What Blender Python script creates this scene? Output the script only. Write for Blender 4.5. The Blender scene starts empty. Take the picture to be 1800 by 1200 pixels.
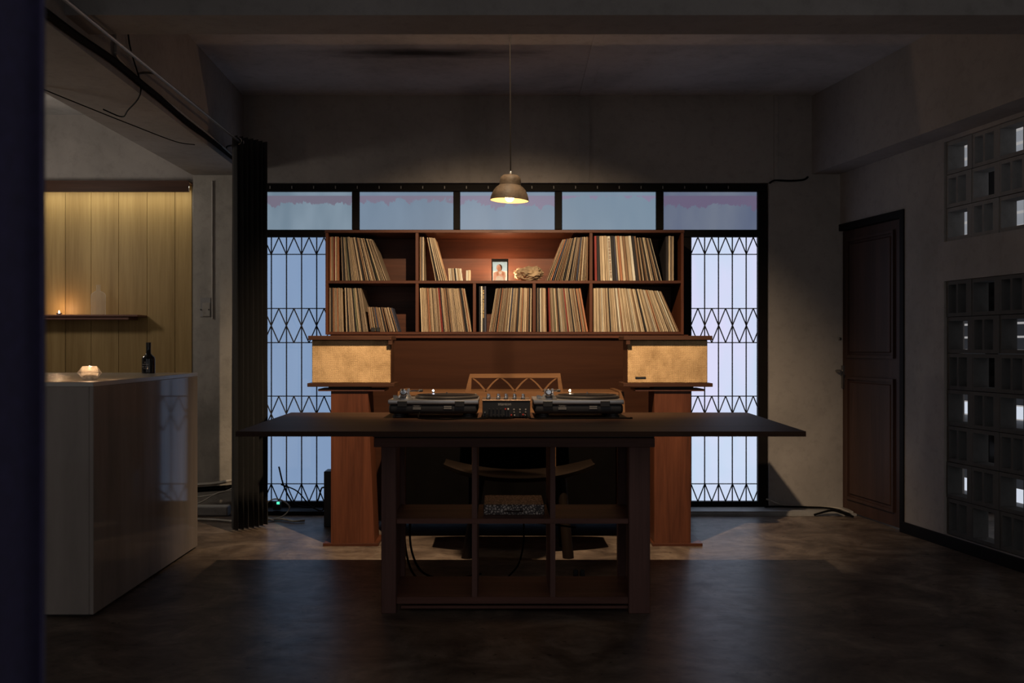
import bpy, bmesh, math, random
from mathutils import Vector, Matrix
R = math.radians
random.seed(7)
S = bpy.context.scene
C = S.collection

# ------------------------------------------------------------------ camera
F, CX, CY, EYE = 1750.0, 878.0, 607.0, 1.25          # focal length in px, vanishing point in px, eye height in m
cam = bpy.data.cameras.new('camera'); cam.lens = 35; cam.sensor_width = 36
cam.shift_x = (900 - CX) / 1800; cam.shift_y = (CY - 600) / 1800
cam.dof.use_dof = True; cam.dof.focus_distance = 6.0; cam.dof.aperture_fstop = 2.8
co = bpy.data.objects.new('camera', cam); C.objects.link(co)
co.location = (0, 0, EYE); co.rotation_euler = (R(90), 0, 0); S.camera = co

# ------------------------------------------------------------------ world, exposure
W = bpy.data.worlds.new('world'); S.world = W; W.use_nodes = True
W.node_tree.nodes['Background'].inputs[0].default_value = (1.0, 0.97, 0.97, 1)
W.node_tree.nodes['Background'].inputs[1].default_value = 0.34
S.view_settings.view_transform = 'Standard'; S.view_settings.look = 'None'
S.view_settings.exposure = 0.0; S.view_settings.gamma = 1.0; S.view_settings.use_curve_mapping = False
S.cycles.sample_clamp_indirect = 2.0
S.cycles.caustics_reflective = False; S.cycles.caustics_refractive = False
BULB = 48.0           # pendant bulb radiance
LED_W = 5.0           # strip over the wood wall
# warm spotlight mounted on the far side of the cross beam, aimed at the record shelf
SPOT_AT = Vector((0.06, 4.54, 2.95)); SPOT_TO = Vector((0.06, 7.0, 0.42))
sl = bpy.data.lights.new('spot_beam', 'SPOT'); sl.energy = 480.0; sl.color = (1.0, 0.73, 0.46)
sl.spot_size = R(85); sl.spot_blend = 0.8; sl.shadow_soft_size = 0.02
so = bpy.data.objects.new('spot_beam', sl); C.objects.link(so); so.location = SPOT_AT
# warm ceiling lamp of the bar room, left of the picture
bl = bpy.data.lights.new('bar_room_lamp', 'POINT'); bl.energy = 24.0; bl.color = (1.0, 0.90, 0.78); bl.shadow_soft_size = 0.12
bo = bpy.data.objects.new('bar_room_lamp', bl); C.objects.link(bo); bo.location = (-3.75, 6.5, 2.2)
so.rotation_euler = (SPOT_TO - SPOT_AT).to_track_quat('-Z', 'Y').to_euler()
PANE = 1.0

def wx(px, Z): return (px - CX) * Z / F
def wh(py, Z): return EYE - (py - CY) * Z / F

# ------------------------------------------------------------------ mesh helpers
def bx(bm, x0, x1, y0, y1, z0, z1):
    vs = [bm.verts.new(p) for p in ((x0,y0,z0),(x1,y0,z0),(x1,y1,z0),(x0,y1,z0),(x0,y0,z1),(x1,y0,z1),(x1,y1,z1),(x0,y1,z1))]
    for f in ((0,3,2,1),(4,5,6,7),(0,1,5,4),(1,2,6,5),(2,3,7,6),(3,0,4,7)):
        bm.faces.new([vs[i] for i in f])
    return vs
def box(*a, bev=0.0):
    bm = bmesh.new(); bx(bm, *a)
    if bev: bmesh.ops.bevel(bm, geom=bm.edges[:], offset=bev, segments=1, affect='EDGES')
    return bm
def boxes(*lst):
    bm = bmesh.new()
    for a in lst: bx(bm, *a)
    return bm
def rbox(x0, x1, y0, y1, z0, z1, r, seg=3):
    bm = box(x0, x1, y0, y1, z0, z1)
    bmesh.ops.bevel(bm, geom=bm.edges[:], offset=r, segments=seg, affect='EDGES', profile=0.5)
    return bm
def prism(bm, pts, axis, a, b):
    """polygon pts (2D) extruded from a to b along axis"""
    def p3(p, t):
        if axis == 'y': return (p[0], t, p[1])
        if axis == 'x': return (t, p[0], p[1])
        return (p[0], p[1], t)
    va = [bm.verts.new(p3(p, a)) for p in pts]; vb = [bm.verts.new(p3(p, b)) for p in pts]
    n = len(pts)
    bm.faces.new(va[::-1]); bm.faces.new(vb)
    for i in range(n):
        bm.faces.new((va[i], va[(i+1) % n], vb[(i+1) % n], vb[i]))
    bmesh.ops.recalc_face_normals(bm, faces=bm.faces[:])
    return bm
def tube(bm, pts, r, n=6, closed=False):
    pts = [Vector(p) for p in pts]; rings = []
    for i, p in enumerate(pts):
        if closed: d = pts[(i+1) % len(pts)] - pts[i-1]
        else: d = pts[min(i+1, len(pts)-1)] - pts[max(i-1, 0)]
        d.normalize()
        up = Vector((0,0,1)) if abs(d.z) < 0.9 else Vector((1,0,0))
        a = d.cross(up).normalized(); b = d.cross(a)
        rr = r[i] if isinstance(r, (list, tuple)) else r
        rings.append([bm.verts.new(p + a*rr*math.cos(2*math.pi*k/n) + b*rr*math.sin(2*math.pi*k/n)) for k in range(n)])
    m = len(rings)
    for i in range(m if closed else m-1):
        A, B = rings[i], rings[(i+1) % m]
        for k in range(n): bm.faces.new((A[k], A[(k+1) % n], B[(k+1) % n], B[k]))
    if not closed:
        bm.faces.new(rings[0][::-1]); bm.faces.new(rings[-1])
    bmesh.ops.recalc_face_normals(bm, faces=bm.faces[:])
    return bm
def curve_pts(ctrl, n=8):
    """Catmull-Rom through control points"""
    P = [Vector(c) for c in ctrl]; P = [2*P[0]-P[1]] + P + [2*P[-1]-P[-2]]; out = []
    for i in range(1, len(P)-2):
        for k in range(n):
            t = k/n; a, b, c, d = P[i-1], P[i], P[i+1], P[i+2]
            out.append(0.5*((2*b) + (c-a)*t + (2*a-5*b+4*c-d)*t*t + (3*b-a-3*c+d)*t**3))
    out.append(P[-2]); return out
def lathe(bm, prof, n=24, c=(0,0,0), close=True, axis='z'):
    """prof = [(r, z)]"""
    rings = []
    def pt(x, y, z):
        if axis == 'z': return (c[0]+x, c[1]+y, c[2]+z)
        if axis == 'y': return (c[0]+x, c[1]+z, c[2]+y)
        return (c[0]+z, c[1]+x, c[2]+y)
    for r, z in prof:
        if r < 1e-6: rings.append([bm.verts.new(pt(0, 0, z))])
        else: rings.append([bm.verts.new(pt(r*math.cos(2*math.pi*k/n), r*math.sin(2*math.pi*k/n), z)) for k in range(n)])
    for A, B in zip(rings, rings[1:]):
        if len(A) == 1 and len(B) == 1: continue
        for k in range(n):
            k2 = (k+1) % n
            if len(A) == 1: bm.faces.new((A[0], B[k2], B[k]))
            elif len(B) == 1: bm.faces.new((A[k], A[k2], B[0]))
            else: bm.faces.new((A[k], A[k2], B[k2], B[k]))
    if close:
        if len(rings[0]) > 1: bm.faces.new(rings[0][::-1])
        if len(rings[-1]) > 1: bm.faces.new(rings[-1])
    bmesh.ops.recalc_face_normals(bm, faces=bm.faces[:])
    return bm

def to_mesh(name, bm, m, smooth=False):
    me = bpy.data.meshes.new(name); bm.normal_update(); bm.to_mesh(me); bm.free()
    for x in (m if isinstance(m, (list, tuple)) else [m]): me.materials.append(x)
    if smooth:
        for p in me.polygons: p.use_smooth = True
        try: me.set_sharp_from_angle(angle=R(38))
        except Exception: pass
    return me
def obj(name, bm, m, parent=None, smooth=False, local=False):
    """one mesh object; bm in world coordinates (or the parent's, local=True)"""
    me = to_mesh(name, bm, m, smooth)
    o = bpy.data.objects.new(name, me); C.objects.link(o)
    if parent is not None:
        o.parent = parent
        if not local: o.matrix_parent_inverse = wmat(parent).inverted()
    return o
WM = {}
def wmat(o):
    if o.parent is None: return Matrix.LocRotScale(o.location, o.rotation_euler, o.scale)
    return wmat(o.parent) @ o.matrix_parent_inverse @ Matrix.LocRotScale(o.location, o.rotation_euler, o.scale)
def tag(o, label, cat, group=None):
    o['label'] = label; o['category'] = cat
    if group: o['group'] = group
    return o
def thing(name, label, cat, loc=(0,0,0), rz=0, group=None):
    o = bpy.data.objects.new(name, None); o.empty_display_size = 0.05; C.objects.link(o)
    o.location = loc; o.rotation_euler = (0, 0, rz)
    return tag(o, label, cat, group)
def struct(name, bm, m, parent=None, local=False, label=None):
    o = obj(name, bm, m, parent, local=local)
    if parent is None: o['kind'] = 'structure'
    if label: o['label'] = label
    return o

# ------------------------------------------------------------------ materials
def nodes(name):
    m = bpy.data.materials.new(name); m.use_nodes = True
    nt = m.node_tree; b = nt.nodes['Principled BSDF']
    return m, nt, b
def N(nt, t, **kw):
    n = nt.nodes.new(t)
    for k, v in kw.items(): setattr(n, k, v)
    return n
def noise(nt, scale, stretch=(1,1,1), detail=5, rough=0.55, coord='Object', dist=0.0):
    tc = N(nt, 'ShaderNodeTexCoord'); mp = N(nt, 'ShaderNodeMapping'); mp.inputs['Scale'].default_value = stretch
    nt.links.new(tc.outputs[coord], mp.inputs[0])
    n = N(nt, 'ShaderNodeTexNoise'); n.inputs['Scale'].default_value = scale
    n.inputs['Detail'].default_value = detail; n.inputs['Roughness'].default_value = rough; n.inputs['Distortion'].default_value = dist
    nt.links.new(mp.outputs[0], n.inputs['Vector'])
    return n
def ramp(nt, src, stops):
    r = N(nt, 'ShaderNodeValToRGB'); e = r.color_ramp.elements
    while len(e) < len(stops): e.new(0.5)
    for k, (p, c) in zip(e, stops):
        k.position = p; k.color = (*c, 1) if len(c) == 3 else c
    nt.links.new(src, r.inputs[0]); return r
def mul(c, f): return tuple(min(1.0, x*f) for x in c)
def mat(name, col, rough=0.6, metal=0.0, var=0.25, scale=6.0, stretch=(1,1,1), bump=0.0, bscale=None, spec=0.5, rvar=0.0, sheen=0.0, coat=0.0, rnd=False):
    m, nt, b = nodes(name)
    n = noise(nt, scale, stretch)
    if rnd:        # every object gets its own stretch of the pattern
        oi = N(nt, 'ShaderNodeObjectInfo'); sc_ = N(nt, 'ShaderNodeVectorMath', operation='SCALE'); sc_.inputs['Scale'].default_value = 40
        nt.links.new(oi.outputs['Random'], sc_.inputs[0]); nt.links.new(sc_.outputs[0], n.inputs['Vector'].links[0].from_node.inputs['Location'])
    r = ramp(nt, n.outputs['Fac'], [(0.25, mul(col, 1-var)), (0.75, mul(col, 1+var))])
    nt.links.new(r.outputs[0], b.inputs['Base Color'])
    b.inputs['Metallic'].default_value = metal; b.inputs['Specular IOR Level'].default_value = spec
    b.inputs['Coat Weight'].default_value = coat
    if sheen: b.inputs['Sheen Weight'].default_value = sheen
    if rvar:
        rr = ramp(nt, n.outputs['Fac'], [(0.3, (max(0.02, rough-rvar),)*3), (0.7, (rough+rvar,)*3)])
        nt.links.new(rr.outputs[0], b.inputs['Roughness'])
    else: b.inputs['Roughness'].default_value = rough
    if bump:
        n2 = noise(nt, bscale or scale*4, stretch, detail=6)
        bp = N(nt, 'ShaderNodeBump'); bp.inputs['Strength'].default_value = bump; bp.inputs['Distance'].default_value = 0.01
        nt.links.new(n2.outputs['Fac'], bp.inputs['Height']); nt.links.new(bp.outputs[0], b.inputs['Normal'])
    return m
def wood(name, dark, light, axis='x', scale=5.0, rough=0.45, coat=0.0, spec=0.25):
    """grain runs along axis"""
    st = {'x': (0.12, 2.2, 2.2), 'y': (2.2, 0.12, 2.2), 'z': (2.2, 2.2, 0.12)}[axis]
    m, nt, b = nodes(name)
    n = noise(nt, scale, st, detail=8, rough=0.62, dist=0.6)
    n2 = noise(nt, scale*9, st, detail=3)
    ad = N(nt, 'ShaderNodeMath', operation='MULTIPLY_ADD'); ad.inputs[1].default_value = 0.35
    nt.links.new(n2.outputs['Fac'], ad.inputs[0]); nt.links.new(n.outputs['Fac'], ad.inputs[2])
    r = ramp(nt, ad.outputs[0], [(0.42, dark), (0.92, light)])
    nt.links.new(r.outputs[0], b.inputs['Base Color'])
    b.inputs['Roughness'].default_value = rough; b.inputs['Coat Weight'].default_value = coat; b.inputs['Specular IOR Level'].default_value = spec
    bp = N(nt, 'ShaderNodeBump'); bp.inputs['Strength'].default_value = 0.12; bp.inputs['Distance'].default_value = 0.004
    nt.links.new(ad.outputs[0], bp.inputs['Height']); nt.links.new(bp.outputs[0], b.inputs['Normal'])
    return m
def emit(name, col, strength, base=(0.02,0.02,0.02)):
    m, nt, b = nodes(name)
    b.inputs['Base Color'].default_value = (*base, 1); b.inputs['Emission Color'].default_value = (*col, 1)
    b.inputs['Emission Strength'].default_value = strength; b.inputs['Roughness'].default_value = 0.5
    return m
def plaster(name, col, stain=(0.16,0.15,0.14), amount=0.5, rough=0.85, scale=1.3, bump=0.25):
    m, nt, b = nodes(name)
    n = noise(nt, scale, (1,1,0.7), detail=9, rough=0.6, dist=0.3)
    n2 = noise(nt, 14, (1,1,1), detail=6, rough=0.7)
    lo = tuple(c*(1-amount) + s*amount for c, s in zip(col, stain))
    r = ramp(nt, n.outputs['Fac'], [(0.32, lo), (0.55, col), (0.8, mul(col, 1.12))])
    r2 = ramp(nt, n2.outputs['Fac'], [(0.28, (0.72,0.72,0.72)), (0.5, (1,1,1))])
    mx = N(nt, 'ShaderNodeMixRGB', blend_type='MULTIPLY'); mx.inputs[0].default_value = 0.6
    nt.links.new(r.outputs[0], mx.inputs[1]); nt.links.new(r2.outputs[0], mx.inputs[2])
    nt.links.new(mx.outputs[0], b.inputs['Base Color']); b.inputs['Roughness'].default_value = rough
    b.inputs['Specular IOR Level'].default_value = 0.25
    bp = N(nt, 'ShaderNodeBump'); bp.inputs['Strength'].default_value = bump; bp.inputs['Distance'].default_value = 0.01
    nt.links.new(n2.outputs['Fac'], bp.inputs['Height']); nt.links.new(bp.outputs[0], b.inputs['Normal'])
    return m
M = {}
M['wall'] = plaster('painted_plaster', (0.36,0.33,0.31))
M['beam'] = plaster('beam_plaster', (0.33,0.31,0.30), amount=0.4)
M['concrete'] = plaster('raw_concrete', (0.40,0.37,0.33), (0.2,0.19,0.17), 0.6, scale=3.0, bump=0.5)
M['block_shaded'] = plaster('shaded_block_concrete', (0.10,0.095,0.09), (0.05,0.05,0.05), 0.5, scale=4)  # block concrete with the shade on the lower rows put into its colour
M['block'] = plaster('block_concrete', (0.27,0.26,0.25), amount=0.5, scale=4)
def ceiling_mat():
    m = plaster('ceiling_plaster', (0.5,0.49,0.49), amount=0.45); nt = m.node_tree; b = nt.nodes['Principled BSDF']
    src = b.inputs['Base Color'].links[0].from_socket
    tc = N(nt, 'ShaderNodeTexCoord'); mp = N(nt, 'ShaderNodeMapping')          # soot stain with a shape of its own
    mp.inputs['Location'].default_value = (0.40, -6.40*4.6, 0); mp.inputs['Scale'].default_value = (0.8, 4.6, 0)
    nt.links.new(tc.outputs['Object'], mp.inputs[0])
    ln = N(nt, 'ShaderNodeVectorMath', operation='LENGTH'); nt.links.new(mp.outputs[0], ln.inputs[0])
    nz = noise(nt, 5, (0.5,2,1), detail=5)
    ad = N(nt, 'ShaderNodeMath', operation='MULTIPLY_ADD'); ad.inputs[1].default_value = 0.7
    nt.links.new(nz.outputs['Fac'], ad.inputs[0]); nt.links.new(ln.outputs['Value'], ad.inputs[2])
    r = ramp(nt, ad.outputs[0], [(0.45, (0.10,0.09,0.08)), (1.0, (1,1,1))])
    mx = N(nt, 'ShaderNodeMixRGB', blend_type='MULTIPLY'); mx.inputs[0].default_value = 1.0
    nt.links.new(src, mx.inputs[1]); nt.links.new(r.outputs[0], mx.inputs[2]); nt.links.new(mx.outputs[0], b.inputs['Base Color'])
    return m
M['ceiling'] = ceiling_mat()
def floor_mat():
    m, nt, b = nodes('polished_concrete')
    n = noise(nt, 2.6, (1,1,1), detail=12, rough=0.7, dist=0.8)
    n2 = noise(nt, 7, (1,1.5,1), detail=10, rough=0.75, dist=0.4)
    r = ramp(nt, n.outputs['Fac'], [(0.34, (0.052,0.038,0.031)), (0.5, (0.12,0.089,0.069)), (0.64, (0.215,0.168,0.132))])
    r2 = ramp(nt, n2.outputs['Fac'], [(0.3, (0.55,0.55,0.55)), (0.55, (1,1,1))])
    sp = noise(nt, 17, (1,1,1), detail=3); r3 = ramp(nt, sp.outputs['Fac'], [(0.29, (0.12,0.12,0.12)), (0.33, (1,1,1))])
    mx = N(nt, 'ShaderNodeMixRGB', blend_type='MULTIPLY'); mx.inputs[0].default_value = 0.8
    nt.links.new(r.outputs[0], mx.inputs[1]); nt.links.new(r2.outputs[0], mx.inputs[2])
    m2 = N(nt, 'ShaderNodeMixRGB', blend_type='MULTIPLY'); m2.inputs[0].default_value = 0.9
    nt.links.new(mx.outputs[0], m2.inputs[1]); nt.links.new(r3.outputs[0], m2.inputs[2])
    nt.links.new(m2.outputs[0], b.inputs['Base Color'])
    rr = ramp(nt, n2.outputs['Fac'], [(0.3, (0.44,)*3), (0.6, (0.36,)*3)])
    nt.links.new(rr.outputs[0], b.inputs['Roughness']); b.inputs['Specular IOR Level'].default_value = 0.17
    bp = N(nt, 'ShaderNodeBump'); bp.inputs['Strength'].default_value = 0.015; bp.inputs['Distance'].default_value = 0.01
    nt.links.new(n2.outputs['Fac'], bp.inputs['Height']); nt.links.new(bp.outputs[0], b.inputs['Normal'])
    return m
M['floor'] = floor_mat()
M['mahogany'] = wood('mahogany', (0.045,0.0145,0.0075), (0.115,0.038,0.019), 'x', rough=0.42)
M['mahogany_v'] = wood('mahogany_upright', (0.05,0.016,0.008), (0.14,0.046,0.022), 'z', rough=0.42)
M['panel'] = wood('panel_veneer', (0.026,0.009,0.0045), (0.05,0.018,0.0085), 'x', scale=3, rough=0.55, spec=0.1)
M['darkwood'] = wood('dark_table_wood', (0.08,0.034,0.026), (0.17,0.075,0.055), 'x', rough=0.5)
M['topwood'] = wood('dark_stained_top', (0.022,0.010,0.006), (0.06,0.029,0.017), 'x', rough=0.55, spec=0.12)
M['darkwood_v'] = wood('dark_table_wood_upright', (0.075,0.036,0.03), (0.16,0.078,0.064), 'z', rough=0.55)
M['teak'] = wood('pale_teak', (0.11,0.05,0.022), (0.21,0.105,0.047), 'x', rough=0.45)
M['oak'] = wood('oak_veneer', (0.2,0.122,0.042), (0.40,0.275,0.115), 'z', scale=2.5, rough=0.5)
M['speakerwood'] = wood('walnut_board', (0.035,0.014,0.008), (0.085,0.038,0.021), 'x', rough=0.4)
M['doorwood'] = wood('door_wood', (0.035,0.018,0.014), (0.075,0.038,0.028), 'z', rough=0.5)
M['seatwood'] = mat('carved_dark_seat_wood', (0.008,0.005,0.0035), 0.5, spec=0.1, scale=5, stretch=(0.2,2,2))
M['black'] = mat('black_paint', (0.012,0.012,0.013), 0.45, scale=12)
M['matte'] = mat('matte_black', (0.0022,0.0018,0.0018), 0.9, spec=0.03)
M['frame'] = mat('dark_brown_frame', (0.007,0.0055,0.005), 0.6, scale=8, bump=0.1, spec=0.12)
M['iron'] = mat('wrought_iron', (0.012,0.012,0.015), 0.5, metal=0.3, scale=20)
M['rubber'] = mat('black_rubber', (0.012,0.012,0.014), 0.5, scale=30)
M['silver'] = mat('brushed_aluminium', (0.42,0.41,0.41), 0.32, metal=0.85, var=0.12, scale=20, stretch=(0.2,3,3))
M['deck'] = mat('reflection_brown_deck', (0.16,0.10,0.065), 0.35, metal=0.6, var=0.15)  # bare metal; the brown of reflected wood is put into its colour
M['platter'] = mat('dark_platter_metal', (0.10,0.09,0.085), 0.4, metal=0.7, var=0.2)
M['chrome'] = mat('chrome', (0.75,0.75,0.77), 0.14, metal=1.0, var=0.05)
M['steel'] = mat('dull_steel', (0.32,0.31,0.30), 0.35, metal=1.0, var=0.15)
M['vinyl'] = mat('vinyl', (0.006,0.006,0.007), 0.4, scale=40, spec=0.15)
M['cable'] = mat('cable_black', (0.004,0.0035,0.0035), 0.7, scale=20, spec=0.04)
M['cordblack'] = mat('flex_black', (0.0012,0.001,0.001), 0.8, spec=0.02)
M['cable_grey'] = mat('cable_grey', (0.34,0.31,0.27), 0.55, scale=20)
M['conduit'] = mat('conduit_grey', (0.27,0.26,0.25), 0.55, scale=10)
M['pierpipe'] = mat('painted_conduit', (0.42,0.39,0.35), 0.6, scale=10)
M['curtain'] = mat('black_curtain', (0.006,0.0052,0.0052), 0.9, scale=40, bump=0.2, sheen=0.1)
M['navy'] = mat('navy_curtain', (0.022,0.018,0.06), 0.9, scale=40, bump=0.2, sheen=0.1)
M['stone'] = mat('veined_stone', (0.29,0.25,0.225), 0.06, var=0.22, scale=2.2, stretch=(3.0,3.0,0.5), spec=0.07)
M['stone_top'] = mat('honed_stone_top', (0.40,0.37,0.33), 0.22, var=0.1, scale=4)
M['white'] = mat('white_plastic', (0.6,0.58,0.55), 0.45, var=0.05)
M['red'] = mat('red_plastic', (0.4,0.03,0.02), 0.4, var=0.1)
M['wax'] = mat('wax', (0.75,0.7,0.6), 0.5, var=0.05)
M['gold'] = mat('gold_print', (0.55,0.38,0.14), 0.5, var=0.1)
M['greyprint'] = mat('grey_print', (0.35,0.34,0.34), 0.5, var=0.1)
M['shade_out'] = mat('aged_brown_shade', (0.015,0.0105,0.007), 0.7, spec=0.1, var=0.6, scale=18, bump=0.2, rvar=0.15)
M['shade_in'] = mat('cream_enamel', (0.8,0.66,0.45), 0.4, var=0.04)
M['bulb'] = emit('bulb_glow', (1.0, 0.60, 0.28), BULB, (0.8,0.8,0.8))
M['flame'] = emit('flame_glow', (1.0, 0.6, 0.3), 220.0)
M['led'] = emit('led_glow', (1.0, 0.83, 0.45), 6.0)
M['cue'] = emit('cue_lamp_glow', (0.85, 0.85, 1.0), 25.0)
M['cue2'] = emit('cue_lamp_warm_glow', (1.0, 0.75, 0.5), 60.0)
M['green'] = emit('green_indicator_glow', (0.1, 0.9, 0.55), 1.2)
M['coral'] = mat('coral_stone', (0.30,0.225,0.14), 0.8, var=0.5, scale=22, bump=0.8, bscale=40)
M['card'] = mat('brown_card', (0.2,0.1,0.045), 0.7, var=0.15)
def glass_mat(name, col, rough=0.03):
    m, nt, b = nodes(name)
    b.inputs['Base Color'].default_value = (*col, 1); b.inputs['Transmission Weight'].default_value = 1.0
    b.inputs['Roughness'].default_value = rough; b.inputs['IOR'].default_value = 1.36
    return m
M['glass'] = glass_mat('clear_glass', (0.95,0.95,0.95))
def crystal_mat():
    m = glass_mat('lit_crystal', (0.98,0.96,0.93), 0.05); nt = m.node_tree; b = nt.nodes['Principled BSDF']
    t = N(nt, 'ShaderNodeBsdfTranslucent'); t.inputs['Color'].default_value = (0.9,0.85,0.78,1)
    n = noise(nt, 60, (1,1,1)); r = ramp(nt, n.outputs['Fac'], [(0.3, (0.25,)*3), (0.7, (0.55,)*3)])
    mx = N(nt, 'ShaderNodeMixShader'); nt.links.new(r.outputs[0], mx.inputs[0]); nt.links.new(b.outputs[0], mx.inputs[1]); nt.links.new(t.outputs[0], mx.inputs[2])
    nt.links.new(mx.outputs[0], nt.nodes['Material Output'].inputs[0]); return m
M['crystal'] = crystal_mat()
def thin_glass():
    m, nt, b = nodes('thin_clear_glass')
    b.inputs['Base Color'].default_value = (0.95,0.95,0.95,1); b.inputs['Roughness'].default_value = 0.08
    lw = N(nt, 'ShaderNodeLayerWeight'); lw.inputs['Blend'].default_value = 0.35
    n = noise(nt, 25, (1,1,0.5)); r = ramp(nt, lw.outputs['Facing'], [(0.45, (0.08,)*3), (0.82, (0.95,)*3)])
    tr = N(nt, 'ShaderNodeBsdfTransparent'); tr.inputs['Color'].default_value = (0.93,0.93,0.93,1)
    mx = N(nt, 'ShaderNodeMixShader'); nt.links.new(r.outputs[0], mx.inputs[0]); nt.links.new(tr.outputs[0], mx.inputs[1]); nt.links.new(b.outputs[0], mx.inputs[2])
    nt.links.new(mx.outputs[0], nt.nodes['Material Output'].inputs[0]); return m
M['thinglass'] = thin_glass()
M['darkglass'] = mat('near_black_glass', (0.008,0.008,0.01), 0.08, var=0.1)
def burlap_mat():
    m, nt, b = nodes('burlap')
    tc = N(nt, 'ShaderNodeTexCoord')
    outs = []
    for d in ('X', 'Z'):
        w = N(nt, 'ShaderNodeTexWave', wave_type='BANDS', bands_direction=d); w.inputs['Scale'].default_value = 38
        w.inputs['Distortion'].default_value = 3.5; w.inputs['Detail'].default_value = 2; w.inputs['Detail Scale'].default_value = 1.2
        nt.links.new(tc.outputs['Object'], w.inputs[0]); outs.append(w.outputs['Fac'])
    ml = N(nt, 'ShaderNodeMath', operation='MULTIPLY'); nt.links.new(outs[0], ml.inputs[0]); nt.links.new(outs[1], ml.inputs[1])
    n = noise(nt, 7, (1,1,1), detail=8, rough=0.7)
    r = ramp(nt, n.outputs['Fac'], [(0.3, (0.40,0.25,0.12)), (0.6, (0.82,0.55,0.29))])
    r2 = ramp(nt, ml.outputs[0], [(0.0, (0.42,0.42,0.42)), (0.35, (1,1,1))])
    mx = N(nt, 'ShaderNodeMixRGB', blend_type='MULTIPLY'); mx.inputs[0].default_value = 0.8
    nt.links.new(r.outputs[0], mx.inputs[1]); nt.links.new(r2.outputs[0], mx.inputs[2])
    nt.links.new(mx.outputs[0], b.inputs['Base Color']); b.inputs['Roughness'].default_value = 0.9; b.inputs['Specular IOR Level'].default_value = 0.1
    bp = N(nt, 'ShaderNodeBump'); bp.inputs['Strength'].default_value = 0.5; bp.inputs['Distance'].default_value = 0.003
    nt.links.new(ml.outputs[0], bp.inputs['Height']); nt.links.new(bp.outputs[0], b.inputs['Normal'])
    return m
M['burlap'] = burlap_mat()
def pattern_mat():
    m, nt, b = nodes('scroll_patterned_paper')
    tc = N(nt, 'ShaderNodeTexCoord'); v = N(nt, 'ShaderNodeTexVoronoi', feature='DISTANCE_TO_EDGE'); v.inputs['Scale'].default_value = 75
    nt.links.new(tc.outputs['Object'], v.inputs['Vector'])
    r = ramp(nt, v.outputs['Distance'], [(0.12, (0.03,0.02,0.02)), (0.2, (0.45,0.38,0.33))])
    nt.links.new(r.outputs[0], b.inputs['Base Color']); b.inputs['Roughness'].default_value = 0.5
    return m
M['pattern'] = pattern_mat()
def pane_mat(name, colA, colB, film, t, strength=1.0, nscale=3.0, second=None):
    """daylit frosted glass; torn purple window film hangs from the top edge (t = its lower edge, 0..1 of the pane)"""
    m, nt, b = nodes(name)
    n = noise(nt, nscale, (1,1,0.35), detail=3, rough=0.5)
    r = ramp(nt, n.outputs['Fac'], [(0.35, colA), (0.65, colB)])
    out = r.outputs[0]
    if film is not None:
        tc = N(nt, 'ShaderNodeTexCoord'); sep = N(nt, 'ShaderNodeSeparateXYZ'); nt.links.new(tc.outputs['Generated'], sep.inputs[0])
        n2 = noise(nt, 7.5, (1,1,0.5), detail=8, rough=0.68, dist=0.8)
        ad = N(nt, 'ShaderNodeMath', operation='MULTIPLY_ADD'); ad.inputs[1].default_value = 0.9
        nt.links.new(n2.outputs['Fac'], ad.inputs[0]); nt.links.new(sep.outputs['Z'], ad.inputs[2])
        k = ramp(nt, ad.outputs[0], [(0.0, (0,0,0)), (1.0, (1,1,1))])
        # shift by t with a map range: film where z + 0.9*noise > t + 0.45
        mr = N(nt, 'ShaderNodeMapRange'); mr.inputs['From Min'].default_value = t + 0.445; mr.inputs['From Max'].default_value = t + 0.465
        nt.links.new(ad.outputs[0], mr.inputs['Value'])
        top = N(nt, 'ShaderNodeMapRange'); top.inputs['From Min'].default_value = 0.90; top.inputs['From Max'].default_value = 0.91
        top.inputs['To Min'].default_value = 1; top.inputs['To Max'].default_value = 0
        nt.links.new(sep.outputs['Z'], top.inputs['Value'])
        mm = N(nt, 'ShaderNodeMath', operation='MULTIPLY'); nt.links.new(mr.outputs[0], mm.inputs[0]); nt.links.new(top.outputs[0], mm.inputs[1])
        mx = N(nt, 'ShaderNodeMixRGB'); nt.links.new(mm.outputs[0], mx.inputs[0]); nt.links.new(out, mx.inputs[1]); mx.inputs[2].default_value = (*film, 1)
        out = mx.outputs[0]
    nt.links.new(out, b.inputs['Emission Color']); b.inputs['Emission Strength'].default_value = strength * PANE
    b.inputs['Base Color'].default_value = (0.03,0.034,0.04,1); b.inputs['Roughness'].default_value = 0.4; b.inputs['Specular IOR Level'].default_value = 0.12
    return m

# ================================================================== the setting
CEIL = 3.13
struct('floor', box(-5.2, 4.6, -1.5, 8.4, -0.1, 0.0), M['floor'])
struct('ceiling', box(-5.2, 4.6, 1.3, 8.4, CEIL, CEIL+0.12), M['ceiling'])
# wall above the window band, and piers beside it
WB = 7.50                      # plane of the back wall
struct('wall_back', boxes((-2.0, 2.62, WB, WB+0.25, 2.475, CEIL)), M['wall'])
struct('wall_back_pier', boxes((2.03, 2.95, WB, WB+0.25, 0, 2.475)), M['wall'])
struct('wall_left_pier', boxes((-2.34, -1.84, 7.6, 7.95, 0, 2.55)), M['concrete'])
struct('trim_1', boxes((wx(1360,WB), wx(1367,WB), WB-0.012, WB, 2.475, CEIL)), M['wall'])
struct('trim_2', boxes((wx(1018,WB), wx(1036,WB), WB-0.006, WB, 2.475, CEIL)), M['beam'])
bm = bmesh.new(); prism(bm, [(wx(1018,WB),WB),(wx(1036,WB),WB),(wx(1075,5.6),4.45),(wx(1048,5.6),4.45)], 'z', CEIL-0.006, CEIL)
struct('trim_3', bm, M['ceiling'])
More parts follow.
